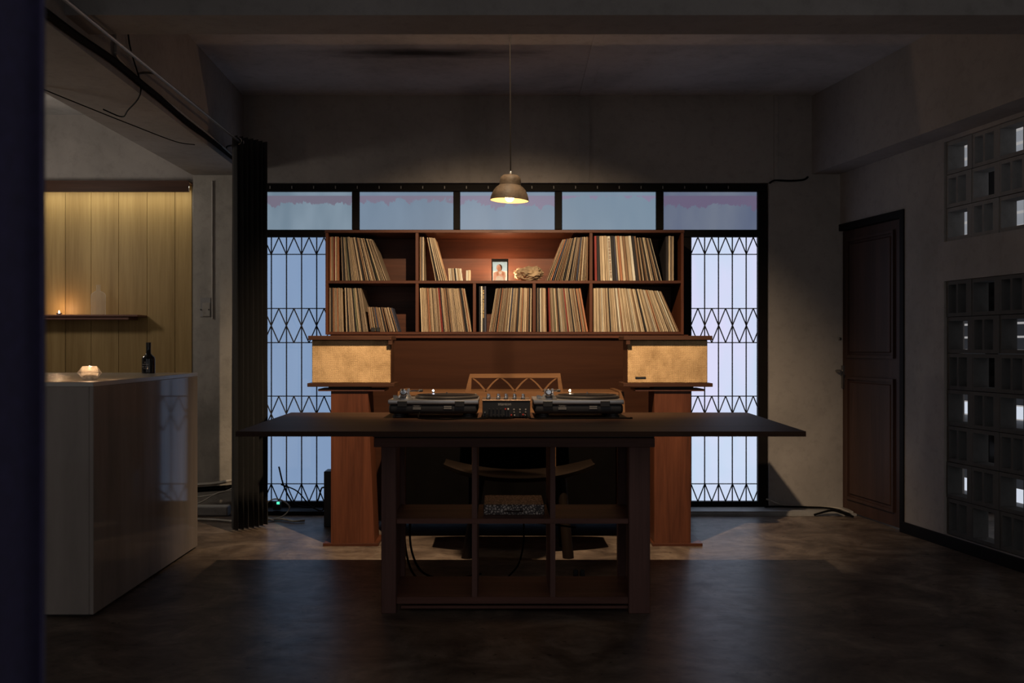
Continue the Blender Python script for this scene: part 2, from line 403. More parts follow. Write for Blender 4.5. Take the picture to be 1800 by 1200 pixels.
# left beam (slightly out of square) and the cross beam
def lbx(Y): return -1.93 + 0.03*(7.55 - Y)
bm = bmesh.new(); prism(bm, [(lbx(-1.5),-1.5), (lbx(8.1),8.1), (-2.34,8.1), (-2.34,-1.5)], 'z', 2.55, CEIL)
struct('beam_left', bm, M['beam'])
struct('beam_cross', boxes((-1.95, 3.4, 4.19, 4.45, 2.64, CEIL)), M['beam'])
# left bar room: oak boarding on its back wall
LZ = 8.10
struct('wall_left_room', boxes((-5.2, -2.34, LZ+0.02, LZ+0.2, 0, CEIL)), M['wall'])
struct('wall_left', boxes((-5.2, -5.05, -1.5, 8.3, 0, CEIL)), M['wall'])
par = bpy.data.objects['wall_left_room']
edges = [wx(x, LZ) for x in (337, 307.5, 258.5, 208.5, 160, 115, 68, 20, -28, -76, -124)]
for a, b in zip(edges, edges[1:]):
    struct('plank', box(b+0.0015, a-0.0015, LZ, LZ+0.02, 0.02, wh(337, LZ)+0.06, bev=0.001), M['oak'], par)
struct('trim_4', boxes((-5.0, wx(337,8.0), 7.92, 7.94, wh(337,7.92), wh(319,7.97)), (-5.0, wx(337,8.0), 7.94, 8.1, wh(319,7.97)-0.015, wh(319,7.97))), M['speakerwood'])

# right wall, set 9 degrees out of square: local x runs along it towards the viewer, local y out of the room
RW = bpy.data.objects.new('wall_right', to_mesh('wall_right', boxes(
    (-0.35, 0.04, 0, 0.14, 0, 2.54), (0.04, 0.97, 0, 0.14, 2.16, 2.54), (0.97, 1.41, 0, 0.14, 0, 2.54),
    (1.41, 2.93, 0, 0.14, 0, 0.075), (1.41, 2.93, 0, 0.14, 1.65, 1.895), (1.41, 2.93, 0, 0.14, 2.515, 2.54),
    (2.93, 9.0, 0, 0.14, 0, 2.54)), M['wall']))
C.objects.link(RW); RW['kind'] = 'structure'
RW.location = (2.55, 7.6, 0); RW.rotation_euler = (0, 0, math.atan2(-1, 0.159))
def rl(name, bm, m, parent=None): return obj(name, bm, m, parent or RW, local=True)
bw = struct('beam_right', boxes((-0.4, 9.0, -0.21, 0.14, 2.54, CEIL)), M['beam']); bw.location = RW.location; bw.rotation_euler = RW.rotation_euler
sk = struct('baseboard_right', box(0.97, 9.0, -0.012, 0.0, 0, 0.075, bev=0.003), M['frame']); sk.location = RW.location; sk.rotation_euler = RW.rotation_euler
def block_mesh(w, h, holes, m):
    """concrete vent block w x h x .10 with through openings (x0, x1)"""
    lip = 0.022; bm = bmesh.new(); d0, d1 = 0.015, 0.115
    bx(bm, 0, w, d0, d1, 0, lip); bx(bm, 0, w, d0, d1, h-lip, h)
    xs = [0] + [v for hl in holes for v in hl] + [w]
    for k in range(0, len(xs), 2): bx(bm, xs[k], xs[k+1], d0, d1, lip, h-lip)
    return to_mesh('breeze_block', bm, m)
BW = 0.2475
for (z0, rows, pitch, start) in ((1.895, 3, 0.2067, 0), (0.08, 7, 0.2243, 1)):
    bmat_ = M['block_shaded'] if start else M['block']
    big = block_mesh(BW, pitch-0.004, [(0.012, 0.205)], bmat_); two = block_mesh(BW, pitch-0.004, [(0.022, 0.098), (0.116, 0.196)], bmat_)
    for r in range(rows):
        for c in range(6):
            rr = rows-1-r
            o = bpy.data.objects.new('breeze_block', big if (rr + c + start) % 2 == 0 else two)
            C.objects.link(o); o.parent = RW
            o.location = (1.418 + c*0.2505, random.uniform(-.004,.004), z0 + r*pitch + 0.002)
# passage behind the blocks: a daylit louvre window
wp = bpy.data.objects.new('window_2', None); C.objects.link(wp); wp['kind'] = 'structure'; wp.location = RW.location; wp.rotation_euler = RW.rotation_euler
lou = [emit('louvre_glass_dim', (0.75,0.82,1.0), 0.02, (0.1,0.1,0.1)), emit('louvre_glass', (0.85,0.9,1.0), 0.24, (0.1,0.1,0.1)), emit('louvre_glass_bright', (0.8,0.87,1.0), 0.75, (0.1,0.1,0.1))]
z = 0.02; k = 0
while z < 2.75:
    bm = bmesh.new(); prism(bm, [(1.10,0.0),(1.12,0.0),(1.16,0.085),(1.14,0.085)], 'x', -2.2, 5.0)
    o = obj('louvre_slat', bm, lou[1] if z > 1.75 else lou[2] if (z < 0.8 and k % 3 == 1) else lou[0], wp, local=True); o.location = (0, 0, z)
    z += 0.1; k += 1
for u in (-2.2, -0.95, 0.3, 1.58): obj('louvre_post', box(u, u+0.05, 1.06, 1.18, 0, 2.8), M['frame'], wp, local=True)
struct('wall_passage', boxes((3.0, 3.1, 7.75, 9.2, 0, CEIL)), M['beam'])

# the door in the right wall
door = bpy.data.objects.new('door_1', to_mesh('door_1', boxes((0.075, 0.925, 0.02, 0.055, 0.015, 2.105)), M['doorwood']))
C.objects.link(door); door['kind'] = 'structure'; door.location = RW.location; door.rotation_euler = RW.rotation_euler
door['label'] = 'dark brown panelled wooden door in the right wall'
def dl(name, bm, m=None): return obj(name, bm, m or M['doorwood'], door, local=True)
for (z0, z1) in ((1.18, 2.02), (0.13, 1.0)):
    a, b = 0.20, 0.80
    dl('panel', box(a+0.02, b-0.02, 0.008, 0.02, z0+0.02, z1-0.02, bev=0.006))
    dl('panel_moulding', boxes((a-0.02, b+0.02, 0.004, 0.02, z1, z1+0.02), (a-0.02, b+0.02, 0.004, 0.02, z0-0.02, z0), (a-0.02, a, 0.004, 0.02, z0, z1), (b, b+0.02, 0.004, 0.02, z0, z1)))
dl('door_frame', boxes((0.04, 0.075, -0.01, 0.1, 0, 2.16), (0.925, 0.97, -0.01, 0.1, 0, 2.16), (0.075, 0.925, -0.01, 0.1, 2.11, 2.16)), M['frame'])
hb = bmesh.new(); bx(hb, 0.095, 0.13, 0.008, 0.02, 0.93, 1.10); tube(hb, [(0.112,0.012,1.06),(0.112,-0.035,1.06),(0.19,-0.04,1.055)], 0.009, 8)
dl('handle', hb, M['steel']); dl('latch', box(0.045, 0.11, -0.012, 0.008, 1.29, 1.31, bev=0.003), M['steel'])
dl('hinge', box(0.915, 0.93, 0.004, 0.03, 0.55, 0.65), M['steel']); dl('hinge', box(0.915, 0.93, 0.004, 0.03, 1.7, 1.8), M['steel'])

# ------------------------------------------------------------------ the window wall
WZ = 7.55
win = bpy.data.objects.new('window_1', None); C.objects.link(win); win['kind'] = 'structure'; win.location = (0, WZ, 0)
win['label'] = 'wide dark framed window wall of frosted panes'
FX0, FX1 = wx(452,WZ), wx(1348,WZ)
zt, zh, za, zb, zs = 2.475, wh(337,WZ), wh(404,WZ), wh(417,WZ), wh(880,WZ)
def wf(name, *a): return obj(name, box(*a, bev=0.004), M['frame'], win)
wf('head_rail', FX0, FX1, WZ-0.02, WZ+0.06, zh, zt); wf('transom', FX0, FX1, WZ-0.02, WZ+0.06, zb, za); wf('sill_rail', FX0, FX1, WZ-0.03, WZ+0.06, 0.025, zs)
wf('mullion', FX0, FX0+0.06, WZ-0.02, WZ+0.06, 0.025, zh); wf('mullion', wx(1331,WZ), FX1, WZ-0.025, WZ+0.06, 0.025, zh)
ups = [(619,632),(797,809),(975,988),(1153,1166)]
for a, b in ups: wf('mullion', wx(a,WZ), wx(b,WZ), WZ-0.018, WZ+0.058, za, zh)
for a, b in ((640,655),(820,832),(1000,1012),(1199,1215)): wf('mullion', wx(a,WZ), wx(b,WZ), WZ-0.018, WZ+0.058, zs, zb)
pv = (0.16,0.115,0.17)
upm = [pane_mat('frosted_pane_a', (0.14,0.20,0.26), (0.22,0.29,0.36), (0.165,0.15,0.205), 0.66),
       pane_mat('frosted_pane_b', (0.16,0.22,0.30), (0.19,0.26,0.35), (0.19,0.17,0.24), 0.76),
       pane_mat('frosted_pane_c', (0.17,0.235,0.32), (0.20,0.27,0.36), (0.21,0.19,0.28), 0.62),
       pane_mat('frosted_pane_d', (0.17,0.24,0.32), (0.20,0.27,0.345), (0.23,0.205,0.31), 0.86),
       pane_mat('frosted_pane_e', (0.10,0.125,0.20), (0.15,0.175,0.235), (0.135,0.112,0.185), 0.6)]
xs = [FX0+0.06] + [wx(v,WZ) for p in ups for v in p] + [wx(1331,WZ)]
for i in range(5):
    obj('pane', box(xs[2*i], xs[2*i+1], WZ+0.015, WZ+0.022, za, zh), upm[i], win)
lo = [FX0+0.06] + [wx(v,WZ) for p in ((640,655),(820,832),(1000,1012),(1199,1215)) for v in p] + [wx(1331,WZ)]
blue = pane_mat('frosted_pane_blue', (0.205,0.30,0.475), (0.245,0.35,0.53), None, 0, nscale=1.6)
pale = pane_mat('frosted_pane_pale', (0.55,0.69,0.87), (0.70,0.70,0.93), None, 0, nscale=2.6)
for i in range(5):
    obj('pane', box(lo[2*i], lo[2*i+1], WZ+0.015, WZ+0.022, zs, zb), pale if i == 4 else blue, win)
# corrugated joints that show faintly through the glass stay out; nails of the head rail
for k in range(22):
    x = FX0 + 0.1 + k*0.165
    if x < FX1-0.05: obj('bracket', box(x, x+0.006, WZ-0.026, WZ-0.02, zh+0.02, zh+0.04), M['conduit'], win)

GZ = 7.495
def grille(label, X0, X1, xs0, sp, n):
    g = thing('security_grille', label, 'grille', ((X0+X1)/2, GZ, zs), group='iron window grilles')
    rowz = lambda y: wh(y, GZ)
    ups_ = [xs0 + k*sp for k in range(-1, n+1) if X0 < xs0 + k*sp < X1]
    for x in ups_: obj('upright_bar', tube(bmesh.new(), [(x,GZ,rowz(882)),(x,GZ,rowz(416))], 0.0052, 5), M['iron'], g)
    for y in (447, 542, 602, 696, 850): obj('cross_bar', tube(bmesh.new(), [(X0,GZ,rowz(y)),(X1,GZ,rowz(y))], 0.004, 5), M['iron'], g)
    def zig(ya, yb):        # on the bars at ya, between them at yb
        bm = bmesh.new(); k = -2
        while xs0 + k*sp < X1 + sp:
            for xa, za, xb, zb2 in ((xs0 + k*sp, rowz(ya), xs0 + (k+.5)*sp, rowz(yb)), (xs0 + (k+.5)*sp, rowz(yb), xs0 + (k+1)*sp, rowz(ya))):
                t0, t1 = max(0, (X0-xa)/(xb-xa)), min(1, (X1-xa)/(xb-xa))
                if t1 - t0 > 0.03:
                    tube(bm, [(xa + (xb-xa)*t, GZ-0.004, za + (zb2-za)*t) for t in (t0, t1)], 0.0048, 5)
            k += 1
        obj('zigzag_bar', bm, M['iron'], g)
    zig(447, 417); zig(572, 542); zig(572, 602); zig(727, 696); zig(727, 757); zig(850, 881)
    return g
grille('black iron security grille on the blue window left of the record shelf', FX0+0.06, wx(640,GZ), wx(477,GZ), 0.1137, 8)
grille('black iron security grille on the pale window right of the record shelf', wx(1215,GZ), wx(1331,GZ), wx(1238.7,GZ), 0.1042, 4)
# low ledges under the window
struct('trim_5', boxes((1.28, 2.62, 7.30, 7.50, 0, 0.018), (1.28, 2.60, 7.315, 7.55, 0.018, 0.032)), M['conduit'])
struct('trim_6', boxes((-1.85, 1.28, 7.32, 7.55, 0, 0.03)), M['frame'])

# ================================================================== record shelf and its lower cabinet
SZ, SB = 7.05, 7.47
sx0, sx1 = wx(572,SZ), wx(1202,SZ)
zT, zM, zB = wh(404,SZ), wh(493,SZ), wh(583,SZ)
sh = thing('record_shelf', 'wide mahogany record shelf of seven compartments in front of the window', 'shelf', ((sx0+sx1)/2, SZ, zB-0.02))
def sp_(name, *a, m='mahogany'): return obj(name, box(*a, bev=0.0015), M[m], sh)
sp_('top_board', sx0-0.004, sx1+0.004, SZ-0.004, SB, zT-0.02, zT)
sp_('middle_board', sx0+0.02, sx1-0.02, SZ, SB-0.01, zM-0.02, zM)
sp_('bottom_board', sx0+0.02, sx1-0.02, SZ, SB-0.01, zB-0.02, zB)
sp_('side_panel', sx0, sx0+0.02, SZ, SB, zB-0.02, zT-0.02, m='mahogany_v'); sp_('side_panel', sx1-0.02, sx1, SZ, SB, zB-0.02, zT-0.02, m='mahogany_v')
sp_('back_panel', sx0+0.02, sx1-0.02, SB-0.01, SB, zB-0.02, zT-0.02)
for px in (733, 1039): sp_('divider', wx(px,SZ)-0.011, wx(px,SZ)+0.011, SZ, SB-0.01, zM, zT-0.02, m='mahogany_v')
for px in (733, 834, 939, 1039): sp_('divider', wx(px,SZ)-0.011, wx(px,SZ)+0.011, SZ, SB-0.01, zB, zM-0.02, m='mahogany_v')
cab = thing('base_cabinet', 'plain mahogany panelled cabinet carrying the record shelf', 'cabinet', (0.05, 7.08, 0))
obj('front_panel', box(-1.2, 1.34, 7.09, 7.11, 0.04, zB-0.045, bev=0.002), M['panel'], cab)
obj('top_rail', box(-1.2, 1.34, 7.06, 7.46, zB-0.045, zB-0.0205, bev=0.002), M['mahogany'], cab)
obj('side_panel', box(-1.2, -1.18, 7.11, 7.46, 0.04, zB-0.045), M['mahogany_v'], cab); obj('side_panel', box(1.32, 1.34, 7.11, 7.46, 0.04, zB-0.045), M['mahogany_v'], cab)
obj('plinth', box(-1.17, 1.31, 7.13, 7.3, 0, 0.04), M['black'], cab)

# ------------------------------------------------------------------ records
BR = ['tan','cream','tan','cream','grey-brown','tan','white','cream','tan','brown','cream','tan','black','cream','tan','tan','cream','grey-brown','white','tan','rust','cream']
pal = {'tan': (0.38,0.295,0.195), 'cream': (0.52,0.43,0.30), 'grey-brown': (0.24,0.185,0.13), 'brown': (0.20,0.12,0.07), 'black': (0.02,0.018,0.02),
       'dark blue': (0.05,0.055,0.085), 'dark red': (0.22,0.035,0.03), 'white': (0.62,0.57,0.48), 'rust': (0.34,0.15,0.08), 'dull green': (0.16,0.16,0.10)}
RM = {k: mat('sleeve_' + k.replace(' ', '_'), mul(v, 1.15), 0.6, var=0.5, scale=160, stretch=(3,0.3,0.05), bump=0.15, spec=0.25, rnd=True) for k, v in pal.items()}
WTS = [('tan',34),('cream',9),('grey-brown',26),('brown',14),('black',13),('dark blue',2),('dark red',2),('white',2),('rust',4),('dull green',3)]
bag = [k for k, n in WTS for _ in range(n)]
meshes = {}
def sleeve_mesh(t, h):
    key = (round(t*1000), round(h*1000))
    if key not in meshes:
        t, h2 = key[0]/1000, key[1]/1000; c = min(0.0012, t*0.3); bm = bmesh.new()
        prism(bm, [(c,0),(t-c,0),(t,0.004),(t,h2),(0,h2),(0,0.004)], 'z', 0, h2)        # spine towards the viewer, rounded by use
        me = bpy.data.meshes.new('vinyl_record'); bm.to_mesh(me); bm.free(); me.materials.append(RM['tan']); meshes[key] = me
    return meshes[key]
def ordn(n): return str(n) + ({1:'st',2:'nd',3:'rd'}.get(n % 10, 'th') if n % 100 not in (11,12,13) else 'th')
count = {}
def record(x, z, ang, t, h, col, cell, kind='record', name='vinyl_record', dy=None):
    o = bpy.data.objects.new(name, sleeve_mesh(t, h)); C.objects.link(o)
    o.material_slots[0].link = 'OBJECT'; o.material_slots[0].material = RM[col]
    o.location = (x, SZ + 0.018 + (random.uniform(0, 0.024) if dy is None else dy), z + 0.0005); o.rotation_euler = (0, ang, 0)
    key = (cell, kind); count[key] = count.get(key, 0) + 1
    what = {'record': 'record', 'single': 'seven-inch single', 'cassette': 'cassette case'}[kind]
    tag(o, '%s %s, %s from the left in the %s' % (col, what, ordn(count[key]), cell), {'single':'record','cassette':'cassette'}.get(kind, 'record'), '%s in the %s' % ({'record':'records','single':'singles','cassette':'cassettes'}[kind], cell))
    return o
def row(cell, z, xa, xb, a0, a1, h=0.313, tmin=0.0047, tmax=0.0094, kind='record', power=1.0, cols=None, name='vinyl_record', hv=0.003, shift=0.0):
    """records standing from xa to xb (m, along the board); lean (deg, top to the left positive) goes from a0 to a1"""
    sgn = 1 if (a0+a1) >= 0 else -1
    a0, a1 = abs(a0), abs(a1)
    if sgn < 0: a0, a1 = a1, a0                      # right-leaning rows are laid out from the right
    room = xb - xa; hh = h
    fan = hh*(math.tan(R(a1)) - math.tan(R(a0)))
    ts = []; tot = 0
    while True:
        t = round(random.uniform(tmin, tmax), 3)
        if random.random() < 0.06: t = round(t*1.5, 3)
        c = t/math.cos(R((a0+a1)/2)) + 0.0006
        if tot + c > room - fan: break
        ts.append(t); tot += c
    n = len(ts); x = 0.0; out = []; prev = None
    for i, t in enumerate(ts):
        a = R(a0 + (a1-a0)*(i/max(1, n-1))**power)
        if prev is not None: x += hh*max(0, math.tan(a) - math.tan(prev))
        out.append((x, a, t)); x += t/math.cos(a) + 0.0006; prev = a
    cs = cols or [random.choice(bag) for _ in out]
    res = []
    items = []
    for (xo, a, t) in out:
        items.append((xa + xo, -a, t) if sgn > 0 else (xb - xo - t/math.cos(a), a, t))
    items.sort()
    for i, (x, a, t) in enumerate(items):
        hgt = h - random.uniform(0, hv)
        # the pivot is the sleeve's lower left corner: raise right-leaning ones so the lower right corner rests on the board
        zz = z + (t*math.sin(a) if a > 0 else 0.0)
        res.append(record(x, zz, a, t, hgt, cs[i % len(cs)], cell, kind, name))
    return res
def X(px): return wx(px, SZ + 0.02)
UL, UC, UR = 'upper left compartment', 'upper middle compartment', 'upper right compartment'
LL, L2, L3, L4, LR = 'lower left compartment', 'second lower compartment', 'middle lower compartment', 'fourth lower compartment', 'lower right compartment'
row(UL, zM, X(579), X(597), 0, 0, tmax=0.011, cols=['rust','tan','brown','dark red','cream','grey-brown'])
row(UL, zM, X(601), X(681), 2, 20, cols=None)
row(LL, zB, X(579), X(604), 0, 1.5); row(LL, zB, X(608), X(648), 2, 9)
row(LL, zB, X(651), X(702), 7, 17, h=0.178, kind='single', name='single_record', cols=['brown','grey-brown','brown','tan','black','brown','dark blue'])
row(UC, zM, X(737.5), X(747), 0, 0); row(UC, zM, X(765), X(785), 11, 15, cols=['tan','black','cream','grey-brown','tan'])
row(UC, zM, X(789), X(815), 4, 8, h=0.09, tmin=0.008, tmax=0.011, kind='cassette', name='cassette_case', cols=['cream','white','grey-brown','tan','black','white','tan'])
row(UC, zM, X(819), X(828), 0, 0, h=0.078, tmin=0.014, tmax=0.016, kind='cassette', name='cassette_case', cols=['white','cream'])
row(UC, zM, X(961), X(1033), -21, -0.8)
URR = row(UR, zM, X(1046), X(1128), 1, 7, tmin=0.009, tmax=0.022, h=0.32, cols=['dark red','black','tan','cream','tan','cream','white','black','dark blue','cream','rust','cream','brown','tan','white','black','brown'])
row(UR, zM, X(1131), X(1166), 8, 15, cols=['tan','black','brown','tan','black','cream'])
row(UR, zM, X(1171), X(1187), 0, 0, h=0.318, tmin=0.01, tmax=0.014, cols=['black','cream','grey-brown','tan'])
row(L2, zB, X(740.5), X(830), 2, 9)
L3R = row(L3, zB, X(842), X(857), 0, 0, tmin=0.010, tmax=0.014, h=0.325, cols=['black','white','black','dark blue','black','brown'])
row(L3, zB, X(858), X(934), -9, -0.5)
row(L4, zB, X(943), X(962), 0, 1); row(L4, zB, X(966), X(1035), 2, 10)
row(LR, zB, X(1044), X(1196), 0.5, 24, tmin=0.005, tmax=0.0105, cols=BR, power=1.4)
def spine_print(o, z0, z1, m, f=0.6):
    t = o.data.vertices[0].co.x + max(v.co.x for v in o.data.vertices); w = max(v.co.x for v in o.data.vertices); rr = random.Random(4); z = z0; bm = bmesh.new()
    while z < z1:
        h = rr.uniform(0.004, 0.008); bx(bm, w*(0.5-f/2), w*(0.5+f/2), -0.0004, 0.0, z, z+h); z += h + rr.choice((0.002, 0.002, 0.006))
    obj('spine_print', bm, m, o, local=True)
spine_print([o for o in L3R if 'black' in o['label']][1 if len(L3R) > 2 else 0], 0.10, 0.295, M['gold'])
spine_print([o for o in URR if o['label'].startswith('white')][0], 0.02, 0.30, RM['brown'])
# two little black clips on the lower left board
for i, px in enumerate((656, 665)):
    b = box(X(px)-0.014, X(px)+0.014, SZ+0.002, SZ+0.015, zB+0.0005, zB+0.03, bev=0.003)
    tag(obj('shelf_clip', b, M['black']), ['left','right'][i] + ' one of two small black clips before the singles', 'clip', 'clips in the lower left compartment')

# ------------------------------------------------------------------ framed photo, tealight, coral
fr = thing('photo_frame', 'small dark framed photo of a person in pale clothes on the shelf', 'picture frame', (wx(878.5,7.10), 7.10, zM))
f0, f1, ft = wx(864,7.1), wx(893.5,7.1), zM+0.158
obj('frame', boxes((f0,f0+.008,7.095,7.108,zM+.0005,ft),(f1-.008,f1,7.095,7.108,zM+.0005,ft),(f0+.008,f1-.008,7.095,7.108,ft-.02,ft),(f0+.008,f1-.008,7.095,7.108,zM+.0005,zM+.004)), M['frame'], fr)
def print_mat(name, col):
    m, nt, b = nodes(name); nt.nodes.remove(b)
    n = noise(nt, 30, (1,1,1)); r = ramp(nt, n.outputs['Fac'], [(0.3, mul(col, 0.88)), (0.7, mul(col, 1.1))])
    d = N(nt, 'ShaderNodeBsdfDiffuse'); t = N(nt, 'ShaderNodeBsdfTranslucent'); mx = N(nt, 'ShaderNodeMixShader'); mx.inputs[0].default_value = 0.22
    for s in (d, t): nt.links.new(r.outputs[0], s.inputs['Color'])
    nt.links.new(d.outputs[0], mx.inputs[1]); nt.links.new(t.outputs[0], mx.inputs[2]); nt.links.new(mx.outputs[0], nt.nodes['Material Output'].inputs[0])
    return m
pc = [print_mat('print_' + n, c) for n, c in (('sky', (0.25,0.42,0.62)), ('haze', (0.55,0.58,0.66)), ('skin', (0.72,0.38,0.27)), ('hair', (0.10,0.045,0.03)), ('cloth', (0.9,0.85,0.82)), ('scarf', (0.86,0.55,0.48)))]
def shape(pts, y, mi):
    global pb
    f = pb.faces.new([pb.verts.new((f0 + u*(f1-f0), y, zM + 0.158*v)) for u, v in pts]); f.material_index = mi
def ell(cx, cy, rx, ry, n=14): return [(cx + rx*math.cos(2*math.pi*k/n), cy + ry*math.sin(2*math.pi*k/n)) for k in range(n)]
pb = bmesh.new()
shape([(0.07,0.45),(0.93,0.45),(0.93,0.88),(0.07,0.88)], 7.1034, 0); shape([(0.07,0.02),(0.93,0.02),(0.93,0.45),(0.07,0.45)], 7.1034, 1)
shape([(0.10,0.02),(0.12,0.36),(0.30,0.44),(0.42,0.47),(0.62,0.47),(0.82,0.40),(0.86,0.22),(0.80,0.02)], 7.1030, 5)
shape(ell(0.48,0.60,0.16,0.16), 7.1028, 3); shape(ell(0.42,0.60,0.13,0.145), 7.1026, 5); shape(ell(0.47,0.55,0.105,0.125), 7.1024, 2)
shape([(0.22,0.02),(0.30,0.20),(0.46,0.24),(0.66,0.18),(0.74,0.02)], 7.1022, 4); shape(ell(0.52,0.38,0.09,0.07), 7.1020, 4); shape(ell(0.36,0.33,0.07,0.09), 7.1018, 2); shape(ell(0.68,0.33,0.07,0.09), 7.1018, 2)
obj('print', pb, pc, fr)
def tealight(label, x, y, z, watts, cat='candle', scale=1.0, cup=True, name='tealight'):
    t = thing(name, label, cat, (x, y, z)); s = scale
    if cup:
        obj('cup', lathe(bmesh.new(), [(0.0,0.0005),(0.019*s,0.0005),(0.020*s,0.016*s),(0.0192*s,0.016*s),(0.0185*s,0.002*s),(0.0,0.002*s)], 16, (x,y,z), close=False), M['steel'], t, True)
    if True:
        obj('wax', lathe(bmesh.new(), [(0.0,0.0025*s),(0.018*s,0.0025*s),(0.018*s,0.011*s),(0.0,0.0115*s)], 16, (x,y,z), close=False), M['wax'], t, True)
    fz = z + 0.012*s
    obj('flame', lathe(bmesh.new(), [(0.0,0.0),(0.004*s,0.005*s),(0.0045*s,0.009*s),(0.002*s,0.018*s),(0.0,0.024*s)], 10, (x,y,fz), close=False), M['flame'], t, True)
    L = bpy.data.lights.new('candle_light', 'POINT'); L.energy = watts; L.color = (1.0, 0.6, 0.33); L.shadow_soft_size = 0.006
    lo_ = bpy.data.objects.new('candle_light', L); C.objects.link(lo_); lo_.parent = t; lo_.location = (0, 0, 0.06*s)
    return t
tealight('tealight burning behind the framed photo on the record shelf', 0.012, 7.26, zM, 8.5)
# coral: lumpy porous stone
bm = bmesh.new(); bmesh.ops.create_icosphere(bm, subdivisions=4, radius=1.0)
from mathutils import noise as mn
for v in bm.verts:
    p = v.co.copy(); d = 1 + 0.28*mn.noise(p*1.7) + 0.16*mn.noise(p*4.3) + 0.11*mn.noise(p*9.0) - 0.16*max(0, mn.noise(p*7+Vector((5,1,2))))
    v.co = p*d
    v.co.x *= 0.108; v.co.y *= 0.075; v.co.z *= 0.056 if v.co.z > 0 else 0.05
    if v.co.x > 0.03: v.co.z *= 1 - 1.9*(v.co.x-0.03)
zmin = min(v.co.z for v in bm.verts)
cx, cy = wx(932,7.2), 7.23
for v in bm.verts: v.co += Vector((cx, cy, zM - zmin + 0.0005))
tag(obj('coral_stone', bm, M['coral'], smooth=False), 'lumpy porous piece of coral beside the framed photo', 'coral')

# ================================================================== speakers on columns
PZ = 6.20
def speaker(side, label, label2, g0, g1, t0, t1, b0, b1, p0, p1, c0, c1, bp0, bp1, taper=0.0):
    s = thing('loudspeaker', label, 'speaker', (wx((g0+g1)/2,PZ), PZ+0.15, 0.995), group='burlap loudspeakers')
    zb_, zt_ = wh(673,PZ), wh(597.5,PZ)
    obj('cabinet', box(wx(g0,PZ), wx(g1,PZ), PZ+0.012, PZ+0.22, zb_, zt_, bev=0.002), M['speakerwood'], s)
    obj('grille_cloth', rbox(wx(g0,PZ)+0.002, wx(g1,PZ)-0.002, PZ-0.004, PZ+0.012, zb_+0.001, zt_-0.001, 0.005, 2), M['burlap'], s)
    obj('top_board', box(wx(t0,PZ-.05), wx(t1,PZ-.05), PZ-0.042, PZ+0.23, zt_, wh(590,PZ), bev=0.002), M['speakerwood'], s)
    obj('bottom_board', box(wx(b0,PZ-.02), wx(b1,PZ-.02), PZ-0.02, PZ+0.24, wh(679.5,PZ), zb_, bev=0.002), M['speakerwood'], s)
    e = wx(g1,PZ) if side < 0 else wx(g0,PZ)
    obj('corner_bracket', box(e-0.012, e+0.012, PZ-0.038, PZ+0.012, zt_-0.028, zt_-0.0005, bev=0.001), M['speakerwood'], s)
    if side > 0: obj('badge', box(wx(1116.5,PZ), wx(1135,PZ), PZ-0.007, PZ-0.004, wh(665.5,PZ), wh(662,PZ)), M['black'], s)
    q = thing('speaker_stand', label2, 'stand', (wx((c0+c1)/2,6.3), 6.42, 0), group='speaker columns')
    zc = wh(679.5,PZ)
    obj('top_plate', box(wx(p0,PZ), wx(p1,PZ), PZ+0.0, PZ+0.25, zc-0.028, zc-0.014, bev=0.001), M['darkwood'], q)
    obj('spacer', box(wx(c0,6.3)-0.01, wx(c1,6.3)+0.01, PZ+0.06, PZ+0.22, zc-0.014, zc, bev=0.001), M['black'], q)
    x0, x1 = wx(c0,6.22), wx(c1,6.22); bmc = bmesh.new()
    vs = bx(bmc, x0, x1, 6.215, 6.46, 0.018, zc-0.028)
    for v in vs:
        if v.co.z < 0.1 and v.co.x > x0 + 0.01: v.co.x += taper
    obj('column', bmc, M['mahogany_v'], q)
    obj('base_plate', box(wx(bp0,6.29), wx(bp1,6.29), 6.20, 6.49, 0, 0.018, bev=0.001), M['mahogany'], q)
speaker(-1, 'burlap fronted loudspeaker beside the left window, without a badge', 'mahogany column stand under the left loudspeaker', 548, 687, 541, 688, 540, 693, 559, 676, 582, 647, 572, 668, 0.04)
speaker(1, 'burlap fronted loudspeaker with a black badge, on the right column', 'mahogany column stand under the right loudspeaker', 1103, 1244, 1097, 1253, 1096, 1253, 1117, 1238, 1150, 1214, 1143, 1230)
tag(obj('power_box', box(wx(571,6.9), wx(590,6.9), 6.86, 7.0, 0.0, wh(827,6.9), bev=0.004), M['black']), 'tall black box on the floor behind the left speaker column', 'box')

# ================================================================== DJ table
TH = 0.885
tb = thing('dj_table', 'long dark wooden table with an open cubby base', 'table', (0.1, 4.85, 0))
bm = bmesh.new(); th = 0.022
tf0, tf1, tk0, tk1 = wx(414,4.23), wx(1417,4.23), wx(512,5.43), wx(1313,5.43)
prism(bm, [(tf0,4.23),(tf1,4.23),(tk1,5.43),(tk0,5.43)], 'z', TH-th, TH)
obj('table_top', bm, M['topwood'], tb)
BZ, BK = 4.64, 5.07
bx0, bx1 = wx(670,BZ), wx(1143,BZ)
zr = TH-th
obj('apron_rail', box(wx(658,BZ), wx(1150,BZ), BZ-0.02, BZ+0.012, zr-0.085, zr-0.042, bev=0.002), M['darkwood'], tb)
obj('apron_rail', box(wx(656,BZ), wx(1151,BZ), BZ+0.005, BZ+0.03, zr-0.042, zr, bev=0.002), M['black'], tb)
obj('apron_rail', box(bx0, bx1, BK+0.05, BK+0.075, zr-0.085, zr, bev=0.002), M['darkwood'], tb)
for x0, x1 in ((bx0, bx0+0.07), (bx1-0.10, bx1)):
    obj('leg', box(x0, x1, BZ, BZ+0.05, 0, zr-0.085, bev=0.003), M['darkwood_v'], tb)
    obj('leg', box(x0, x1, BK, BK+0.05, 0, zr-0.085, bev=0.003), M['darkwood_v'], tb)
ix0, ix1 = bx0+0.07, bx1-0.10
